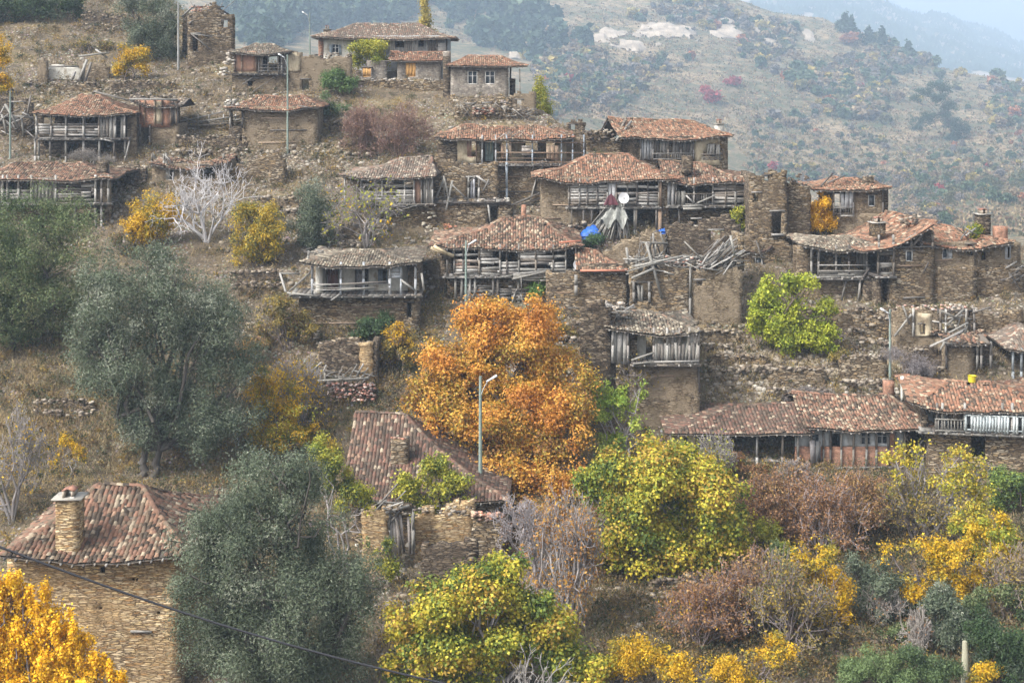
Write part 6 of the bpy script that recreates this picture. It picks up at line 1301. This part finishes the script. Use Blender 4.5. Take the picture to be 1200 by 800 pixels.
for l, px, py, lobes, n, pal in (
    ('olive-green scrub between the grey thicket and the sandy path', 900, 735, [(895, 700, 26, 18), (920, 715, 22, 18), (875, 720, 20, 14)], 7000, OLIVEG),
    ('yellow-green bramble clump below the airy walnut at the right', 1130, 660, [(1125, 620, 22, 16), (1145, 640, 20, 14), (1110, 640, 18, 14)], 6000, YGB),
    ('brownish yellow scrub under the brick panels, right end', 1045, 600, [(1040, 575, 22, 16), (1020, 590, 20, 14), (1055, 595, 18, 12)], 5000, SCRUB+RUST),
    ('mixed russet bush right below the cream end of the long low house', 865, 560, [(860, 545, 16, 10), (885, 552, 20, 10)], 3000, SCRUB+RUST),
    ('ochre and green scrub in front of the grey leafless thicket', 845, 715, [(840, 700, 22, 12), (865, 705, 22, 12)], 4000, SCRUB),
    ('dull green scrub right of the deep yellow tree', 1140, 740, [(1140, 715, 14, 14), (1150, 700, 12, 10)], 4000, OLIVEG),
    ('mixed yellow and brown bush at the right edge under the small wall', 1185, 660, [(1188, 630, 16, 20), (1195, 650, 14, 16)], 4500, SCRUB+YG[:2]),
    ('russet undergrowth at the foot of the orange tree, right side', 690, 625, [(685, 600, 16, 14), (672, 612, 18, 12)], 4000, RUST+SCRUB),
    ('scrub clump left of the plank-door ruin, beside the lower olive', 440, 690, [(445, 640, 14, 12), (455, 665, 14, 14)], 2600, YG+OLIVEG[:2]),
    ('dry brown scrub on the slope right of the big silvery olive', 300, 430, [(300, 400, 20, 14), (280, 415, 16, 10)], 3500, SCRUB+RUST),
    ('olive-brown scrub on the slope under the left timber house', 150, 300, [(140, 285, 16, 10), (155, 292, 12, 8)], 2500, SCRUB+OLIVEG[:2]),
    ('rusty scrub between the balcony house base and the orange tree', 470, 350, [(500, 372, 14, 12), (490, 385, 12, 10)], 2500, SCRUB),
    ('low green and ochre scrub on the hill above the left gallery house', 100, 60, [(100, 50, 20, 8), (120, 56, 18, 8)], 2500, SCRUB+OLIVEG[:2]),
    ('leafy olive-green bush between the russet thicket and the bright yellow bush', 925, 690, [(920, 655, 20, 18), (900, 670, 16, 14)], 6000, OLIVEG+YG[:1]),
    ('green and yellow leafy bush under the russet thicket, right of the big round fig', 905, 660, [(900, 625, 18, 16), (915, 640, 16, 12)], 5000, YG),
    ('leafy dull green bush below the two young dark olives', 1055, 760, [(1060, 745, 18, 12), (1045, 750, 14, 10)], 4000, OLIVEG),
    ('yellow-brown leafy bush right of the deep yellow tree foot', 1120, 700, [(1125, 690, 16, 12), (1110, 700, 14, 10)], 4000, GOLD+SCRUB[:2]),
    ('broad greenish scrub at the right edge above the dark shrub mass', 1190, 730, [(1185, 700, 20, 18), (1200, 690, 16, 16)], 5000, OLIVEG+SCRUB[:2]),
    ('rusty bush in the gap below the stone annex', 660, 400, [(665, 390, 14, 8), (650, 385, 12, 8)], 1800, SCRUB+RUST),
    ('ochre scrub on the bank under the round yellow-green tree', 985, 432, [(985, 420, 16, 8), (1000, 428, 14, 7)], 2000, SCRUB)):
    tree('scrub_clump', l, 'shrub', px, py, lobes, int(n*1.3), .15, pal, .55, .06, TWIGD, .35, .06, stems=5, twigs=50)
# fallen log
p = at(770, 688); q = at(836, 694); mb = MB(); p += Vector((0, 0, .5)); q += Vector((0, .0, .35)); limb(mb, p, q, .2, .14, (.42, .37, .31), 6, .03, sides=8)
tag(mb.build('log', 'bark'), 'pale fallen log lying below the big round fig', 'log')

# ================================================================ SCATTER ON THE SLOPE
def spots(n, rects):
    out = []
    w = [(r[2]-r[0])*(r[3]-r[1])*(r[4] if len(r) > 4 else 1) for r in rects]
    for k in range(n):
        r = random.choices(rects, w)[0]; out.append((random.uniform(r[0], r[2]), random.uniform(r[1], r[3])))
    return out
# fast lookup of ground points
_Y = np.arange(58, 210, .25)
_C = np.arange(-20, 1224, 4.); _HC = H((_C[:, None]-CX)/F*_Y, np.broadcast_to(_Y, (len(_C), len(_Y))))
def at_many(pts):
    pts = np.array(pts); c = np.clip(((pts[:, 0]+20)/4).astype(int), 0, len(_C)-1); px = _C[c]+RNG.uniform(-2, 2, len(c))
    d = _HC[c]-(HY-pts[:, 1:2])/F*_Y; k = np.argmax(d >= 0, 1); ok = d[np.arange(len(c)), k] >= 0
    y = _Y[k[ok]]+RNG.uniform(-.1, .1, ok.sum()); x = (px[ok]-CX)/F*y
    return np.stack([x, y, H(x, y)], 1)
RUB = [(300, 125, 410, 200, 3), (395, 150, 520, 240, 1), (130, 195, 170, 260, 3), (830, 400, 905, 470, 3), (900, 395, 1060, 470, 1.6), (0, 20, 300, 130, .6), (250, 230, 400, 420, .6), (400, 260, 530, 450, .8), (620, 330, 760, 480, .8), (700, 690, 800, 760, 2), (990, 740, 1040, 790, 1), (680, 265, 880, 400, 1), (930, 340, 1200, 440, 1), (0, 100, 400, 230, .8), (500, 110, 720, 260, .8), (420, 620, 640, 720, .8)]
mb = MB()
for P_ in at_many(spots(14000, RUB)):
    r = random.uniform(.06, .2) if random.random() < .85 else random.uniform(.2, .42)
    stone(mb, Vector(P_), r, jit(random.choice([(.29, .25, .20), (.21, .175, .13), (.35, .32, .27), (.15, .12, .095), (.25, .21, .155)]), .14), .5)
tag(mb.build('rubble', 'rock'), 'loose stones and rubble strewn over the village slope', 'rubble', kind='stuff')
mb = MB(); pts = at_many(spots(9000, [(0, 0, 1200, 800, 1), (0, 380, 180, 580, 5), (0, 10, 300, 120, 2), (780, 400, 1000, 470, 2), (600, 640, 1000, 800, 1.5)]))
n = len(pts); base = np.repeat(pts, 12, 0)+RNG.normal(0, .22, (n*12, 3))*[1, 1, 0]; base[:, 2] = H(base[:, 0], base[:, 1])
leaves(mb, base, .42, [(.30, .22, .11), (.40, .31, .16), (.34, .27, .14), (.24, .19, .10), (.22, .21, .10)], .10, 1.6, 5)
tag(mb.build('dry_grass', 'leaf'), 'dry straw-coloured grass tufts over the slope', 'grass', kind='stuff')
mb = MB(); pts = at_many(spots(9500, [(0, 0, 1200, 800, 1), (0, 0, 420, 240, 2), (0, 380, 520, 640, 1.5), (700, 640, 1200, 800, 3), (860, 530, 1060, 680, 3), (380, 110, 500, 200, 2), (0, 0, 300, 60, 2), (280, 330, 520, 500, 2)])); n = len(pts)
rad = np.repeat(RNG.uniform(.15, .8, n)**1.3, 50)[:, None]; base = np.repeat(pts, 50, 0)+RNG.normal(0, 1, (n*50, 3))*rad*[.7, .7, .45]+np.array([0, 0, .3])
hue = np.repeat(np.clip(RNG.normal(.45, .3, n), 0, 1), 50)
leaves(mb, base, .17, [(.06, .075, .03), (.12, .11, .055), (.19, .145, .08), (.22, .14, .07), (.33, .23, .06)], .4, .6, 6, hue=hue)
tag(mb.build('undergrowth', 'leaf'), 'low autumn undergrowth and brambles covering the slope', 'undergrowth', kind='stuff')
tag(thing('x', '', ''), None) if False else None

# sandy path patch, lower right
pp = [(935, 745), (985, 738), (1035, 745), (1060, 758)]; mb = MB(); V = []
for x, y in pp:
    for o_ in (-6, 6): p = at(x, y+o_); V.append((p.x, p.y, p.z+.10))
mb.add(V, [(2*i, 2*i+1, 2*i+3, 2*i+2)[::-1] for i in range(len(pp)-1)], (.46, .38, .25)); tag(mb.build('path', 'rock'), kind='structure')

# ================================================================ THE FAR HILLS
def proto_crown(kind, seed):
    r = np.random.default_rng(seed); mb = MB()
    if kind == 'pine':
        Ls = [(np.array([0, 0, 1.5+i*1.1]), 1.9-i*.33, 1.9-i*.33, .75) for i in range(5)]; n, s = 650, .75
    elif kind == 'umb':
        Ls = [(np.array([-1, 0, 4.6]), 1.6, 1.5, .7), (np.array([1.2, 0, 4.0]), 1.5, 1.4, .7), (np.array([.2, 0, 5.4]), 1.3, 1.2, .6)]; n, s = 600, .6
    else:
        Ls = [(np.array([r.uniform(-.9, .9), r.uniform(-.9, .9), r.uniform(1.0, 2.2)]), r.uniform(1, 1.5), r.uniform(1, 1.5), r.uniform(.8, 1.3)) for i in range(4)]; n, s = 620, .62
    C, P = crown_pts(Ls, n, seed, .35, 0, .5, 10); return P, s, n
PCOL = {'green': [(.06, .10, .05), (.085, .13, .065), (.11, .15, .08)], 'pine': [(.04, .075, .045), (.06, .10, .06)], 'pine2': [(.09, .13, .07), (.12, .16, .085)], 'brown': [(.24, .18, .11), (.30, .22, .13), (.19, .15, .10)],
        'olive': [(.13, .13, .06), (.17, .16, .08), (.11, .12, .06)], 'yellow': [(.38, .29, .07), (.30, .25, .08), (.44, .33, .10)], 'red': [(.32, .045, .05), (.40, .07, .07), (.25, .05, .05)], 'orange': [(.40, .16, .06), (.34, .15, .08)], 'grey': [(.24, .21, .18), (.19, .17, .15)]}
protos = {}
def proto(kind, shape, v):
    k = (kind, shape, v)
    if k not in protos:
        P, s_, n = proto_crown(shape, 100+v*7+len(shape)); mb = MB(); leaves(mb, P, s_*1.15, PCOL[kind], .8, .3, v, None, crown_pts.extra[0]); me = mb.mesh('crown'); me.materials.append(M['leaf'])
        t = MB(); t.segs([(0, 0, -.8), (0, 0, 1.0)], [(0, 0, 1.0), (.1, 0, 4.4 if shape != 'bush' else 1.8)], .16, .1, (.12, .10, .08), 5); tm = t.mesh('trunk'); tm.materials.append(M['bark']); protos[k] = (me, tm)
    return protos[k]
HN = {'green': 'dark green', 'pine': 'blue-green', 'pine2': 'light green', 'brown': 'brown autumn', 'olive': 'olive green', 'yellow': 'pale yellow', 'red': 'crimson', 'orange': 'orange', 'grey': 'grey leafless'}
def far_tree(name, label, cat, x, y, s_, kind, shape, group):
    me, tm = proto(kind, shape, random.randint(0, 2)); z = float(H(x, y)); r = thing(name, label, cat, (x, y, z), random.uniform(0, 6.28), group)
    for m_, n_ in ((me, 'crown'), (tm, 'trunk')):
        o = bpy.data.objects.new(n_, m_); COL.objects.link(o); o.parent = r; o.scale = (s_*random.uniform(.9, 1.2), s_*random.uniform(.9, 1.2), s_*random.uniform(.85, 1.1))
    return r
_YF = np.arange(300, 2150, 5.)
_CF = np.arange(240, 1232, 4.); _HF = H((_CF[:, None]-CX)/F*_YF, np.broadcast_to(_YF, (len(_CF), len(_YF))))
def far_at(px, py):
    c = int(min(max((px-240)/4, 0), len(_CF)-1)); d = _HF[c]-(HY-py)/F*_YF; k = int(np.argmax(d >= 0))
    return ((px-CX)/F*_YF[k], _YF[k]) if d[k] >= 0 else None
VIL = lambda px: np.interp(px, [0, 270, 300, 366, 520, 620, 640, 720, 860, 880, 950, 1045, 1060, 1195, 1200], [-20, 10, 62, 30, 35, 65, 130, 140, 150, 195, 215, 215, 255, 270, 270])
def kind_at(px, py):
    w = {'green': 3, 'brown': 2.2, 'olive': 2.2, 'yellow': .8, 'grey': 1.4, 'orange': .15, 'red': .04}
    if px+30*math.sin(py*.3)+random.uniform(-40, 40) < 640 and py < 70+random.uniform(-12, 5): return (random.choice(['pine', 'pine', 'pine', 'green', 'pine2']), random.choice(['pine', 'pine', 'bush']))
    if py < 70 and px > 700: w['brown'] = 3
    if 800 < px < 900 and py > 90: w['green'] = 7
    k = random.choices(list(w), list(w.values()))[0]; return (k, 'bush')
for px, py, s_, kd, sh, lb in ((832, 122, 1.9, 'red', 'bush', 'crimson tree on the far slope above the skyline house chimney'), (826, 112, 1.5, 'red', 'bush', 'smaller crimson tree just left of the big crimson tree on the far slope'), (858, 102, 1.5, 'red', 'bush', 'dull crimson tree right of the bigger crimson tree on the far slope'),
    (995, 52, 1.8, 'orange', 'bush', 'orange tree on the far ridge'), (1100, 226, 1.2, 'red', 'bush', 'dull red tree on the slope above the wide gabled house'), (1165, 235, 1.2, 'orange', 'bush', 'orange-red bush above the brick chimney of the wide gabled house'),
    (905, 200, 1.2, 'red', 'bush', 'small red bush just above the tall roofless walls'), (1190, 140, 1.5, 'orange', 'bush', 'orange-brown tree at the right edge of the far slope')):
    q = far_at(px, py)
    if q: far_tree('autumn_tree', lb, 'tree', q[0], q[1], s_*q[1]/620, kd, sh, 'red and orange trees on the far slope')
for i, (px, py) in enumerate(((985, 34), (998, 40), (1006, 46), (1018, 52), (1026, 54), (1034, 56), (1042, 58), (1064, 66), (1070, 68), (990, 38))):
    q = far_at(px, py+3)
    if q: far_tree('ridge_pine', 'dark pine in the row standing along the far ridge line', 'tree', q[0], q[1], 1.5*q[1]/700, 'pine', 'pine' if i % 2 else 'bush', 'row of dark pines along the far ridge')
cands = []
for k in range(26000):
    px = random.uniform(260, 1210); py = random.uniform(-5, 300)
    if py > VIL(px)+8 or (1040 < px < 1160 and 78 < py < 172 and random.random() < .93): continue
    dens = fbm(np.array([px]), np.array([py*1.8]), 0, 90, 77, 3)[0]
    if 690 < px < 920 and 30+random.uniform(0, 4) < py < 60 and random.random() < .7: continue
    bareS = (px > 880 and 138 < py < 240) or (px > 1060 and py > 92 and py < 125)
    if random.random() > (.22 if bareS else .42+dens*2.4 + (.25 if px < 640 and py < 60 else 0)): continue
    q = far_at(px, py)
    if not q or q[1] > 1900: continue
    cands.append((q[1], q[0], px, py))
cands.sort(); print('far plants', len(cands))
ind, rest = cands[:250], cands[250:]
grp = {}
for y, x, px, py in ind:
    kd, sh = kind_at(px, py); s_ = random.uniform(.5, 1.3)*(.6+y/900)
    far_tree('far_tree', f'{HN[kd]} {"pine" if sh == "pine" else "bush"} scattered with others like it on the far hillside', 'tree' if sh == 'pine' else 'bush', x, y, s_, kd, sh, f'{HN[kd]} {"pines" if sh == "pine" else "bushes"} on the far hillside')
mb = MB(); AR = {}
for y, x, px, py in rest:
    kd, sh = kind_at(px, py); v = random.randint(0, 2); k = (kd, sh, v)
    if k not in AR:
        me, _ = proto(kd, sh, v); nV = len(me.vertices); a = np.empty(nV*3, np.float32); me.vertices.foreach_get('co', a); c = np.empty(len(me.polygons)*4, np.float32); me.attributes['col'].data.foreach_get('color', c)
        AR[k] = (a.reshape(-1, 4, 3)[::3].reshape(-1, 3), c.reshape(-1, 4)[::3, :3])
    V, C = AR[k]; V, C = V[:1000], C[:250]; th = random.uniform(0, 6.28); s_ = random.uniform(.4, 1.4)*(.6+y/900)*(.55 if px > 880 and 150 < py < 235 else 1)*(1.35 if kd[:4] == 'pine' else 1)
    c_, sn = math.cos(th)*s_, math.sin(th)*s_; W = np.stack([V[:, 0]*c_-V[:, 1]*sn+x, V[:, 0]*sn+V[:, 1]*c_+y, V[:, 2]*s_+float(H(x, y))], 1)
    Q = W.reshape(-1, 4, 3); m_ = Q.mean(1, keepdims=True); W = (m_+(Q-m_)*2.1).reshape(-1, 3)
    mb.add(W, np.arange(len(W)).reshape(-1, 4), C)
tag(mb.build('woodland', 'leaf'), 'mixed autumn scrub and woodland massed on the far hillside', 'woodland', kind='stuff')
# low dry scrub and heath between the far trees
P = []
for k in range(26000):
    px, py = random.uniform(250, 1215), random.uniform(-5, 300)
    if py > VIL(px)+8: continue
    q = far_at(px, py)
    if q and q[1] < 1900: P.append((q[0]+random.uniform(-3, 3), q[1]+random.uniform(-6, 6)))
P = np.array(P); n = len(P); P = np.repeat(P, 7, 0)+RNG.normal(0, 1.1, (n*7, 2)); P = np.stack([P[:, 0], P[:, 1], H(P[:, 0], P[:, 1])+.1], 1)
mb = MB(); leaves(mb, P, 1.5, [(.10, .10, .05), (.17, .14, .07), (.25, .19, .10), (.33, .25, .14), (.22, .14, .09)], .7, .8, 9, hue=np.repeat(RNG.random(n), 7))
tag(mb.build('heath', 'leaf'), 'low dry scrub covering the far hillside between its trees', 'heath', kind='stuff')
# the mountain's woods
mb = MB(); n = 16000; yy = RNG.uniform(2400, 4250, n); xx = (RNG.uniform(880, 1230, n)-CX)/F*yy; zz = H(xx, yy); dn = fbm(xx, yy, 0, 260, 5, 3) > -.25
xx, yy, zz = xx[dn], yy[dn], zz[dn]; n = len(xx); r_ = RNG.uniform(4, 8, n); h_ = RNG.uniform(8, 15, n)
V = np.stack([np.stack([xx-r_, yy, zz], 1), np.stack([xx, yy-r_, zz+h_*.25], 1), np.stack([xx+r_, yy, zz], 1), np.stack([xx, yy, zz+h_], 1)], 1).reshape(-1, 3)
i = np.arange(n)*4; mb.add(V, np.stack([i, i+1, i+3, i+3], 1)*1, (.05, .07, .045)) if False else mb.add(V, np.concatenate([np.stack([i, i+1, i+2, i+3], 1)]), np.array([(.05, .07, .045)])*RNG.uniform(.7, 1.5, (n, 1)))
tag(mb.build('mountain_woodland', 'leaf'), 'hazy woods covering the farthest mountain', 'woodland', kind='stuff')
# the big spreading pine on the right slope
q = far_at(1118, 166); k = q[1]/F; zb = float(H(*q))
root = thing('pine_tree', 'large spreading dark pine standing alone on the slope at right', 'tree', (q[0], q[1], zb))
def LP(px, py, rx, ry): return (np.array([(px-CX)*k-q[0], random.uniform(-1, 1), (HY-py)*k-zb]), rx*k, rx*k*.8, ry*k)
Ls = [LP(*a) for a in ((1098, 100, 14, 5), (1082, 108, 13, 5), (1072, 116, 8, 4), (1108, 105, 9, 4), (1100, 114, 13, 6), (1112, 124, 14, 6), (1080, 142, 15, 7), (1090, 136, 10, 6), (1074, 150, 9, 4), (1108, 136, 10, 7), (1118, 146, 15, 9), (1128, 152, 11, 8), (1116, 160, 10, 7))]
C, P_ = crown_pts(Ls, 15000, 5, 1.0, 0, .3, 18); mb = MB(); leaves(mb, P_, 1.0, [(.02, .055, .03), (.035, .075, .04), (.05, .09, .045)], .5, .6, 3, None, crown_pts.extra[0]); mb.build('crown', 'leaf', root)
tb = MB(); tp = np.array([(1106-CX)*k-q[0], 0, (HY-122)*k-zb]); limb(tb, (0, 0, -1), tp, .7, .45, (.10, .075, .06), 6, .15)
for l in Ls: limb(tb, tp*random.uniform(.3, 1), l[0], .3, .1, (.10, .075, .06), 5, .2)
tb.build('trunk', 'bark', root)
# pale rock faces: bare rock breaking out of the hill
gx, gy = np.meshgrid(np.linspace(0, 1, 120), np.linspace(0, 1, 34))
for x0, x1, yt, yb, th in ((695, 760, 36, 60, .10), (748, 818, 30, 54, .14), (832, 915, 30, 52, .2), (596, 660, 54, 69, .1), (905, 960, 38, 50, .22)):
    q0, q1 = far_at((x0+x1)/2, yb), far_at((x0+x1)/2, yt)
    if not q0 or not q1: continue
    y0_, y1_ = q0[1]-8, q1[1]+8; Yg = y0_+(y1_-y0_)*gy; Xg = ((x0+(x1-x0)*gx)-CX)/F*Yg
    e = fbm(Xg, Yg*.45, 0, 20, 61, 5)*1.3+.55*np.minimum(1, 6*gx)*np.minimum(1, 6*(1-gx))-1.6*np.abs(gy-.5)**1.5
    Zg = H(Xg, Yg)+np.clip(e-th, 0, .5)*4+1.2*fbm(Xg, Yg, 0, 9, 62, 3)*(e > th)+.4
    keep = (e > th); idx = np.arange(gx.size).reshape(gx.shape); fq = np.stack([idx[:-1, :-1], idx[:-1, 1:], idx[1:, 1:], idx[1:, :-1]], -1)[keep[:-1, :-1] & keep[1:, 1:]]
    if not len(fq): continue
    mb = MB(); mb.add(np.stack([Xg, Yg, Zg], -1).reshape(-1, 3), fq, np.array([(.37, .305, .235)])*(RNG.uniform(.75, 1.1, (len(fq), 1))*(1+.5*np.clip(fbm(Xg, Yg, 0, 12, 70, 3), -.8, .6)[:-1, :-1][keep[:-1, :-1] & keep[1:, 1:]][:, None]))); tag(mb.build('cliff', 'rock'), kind='structure')
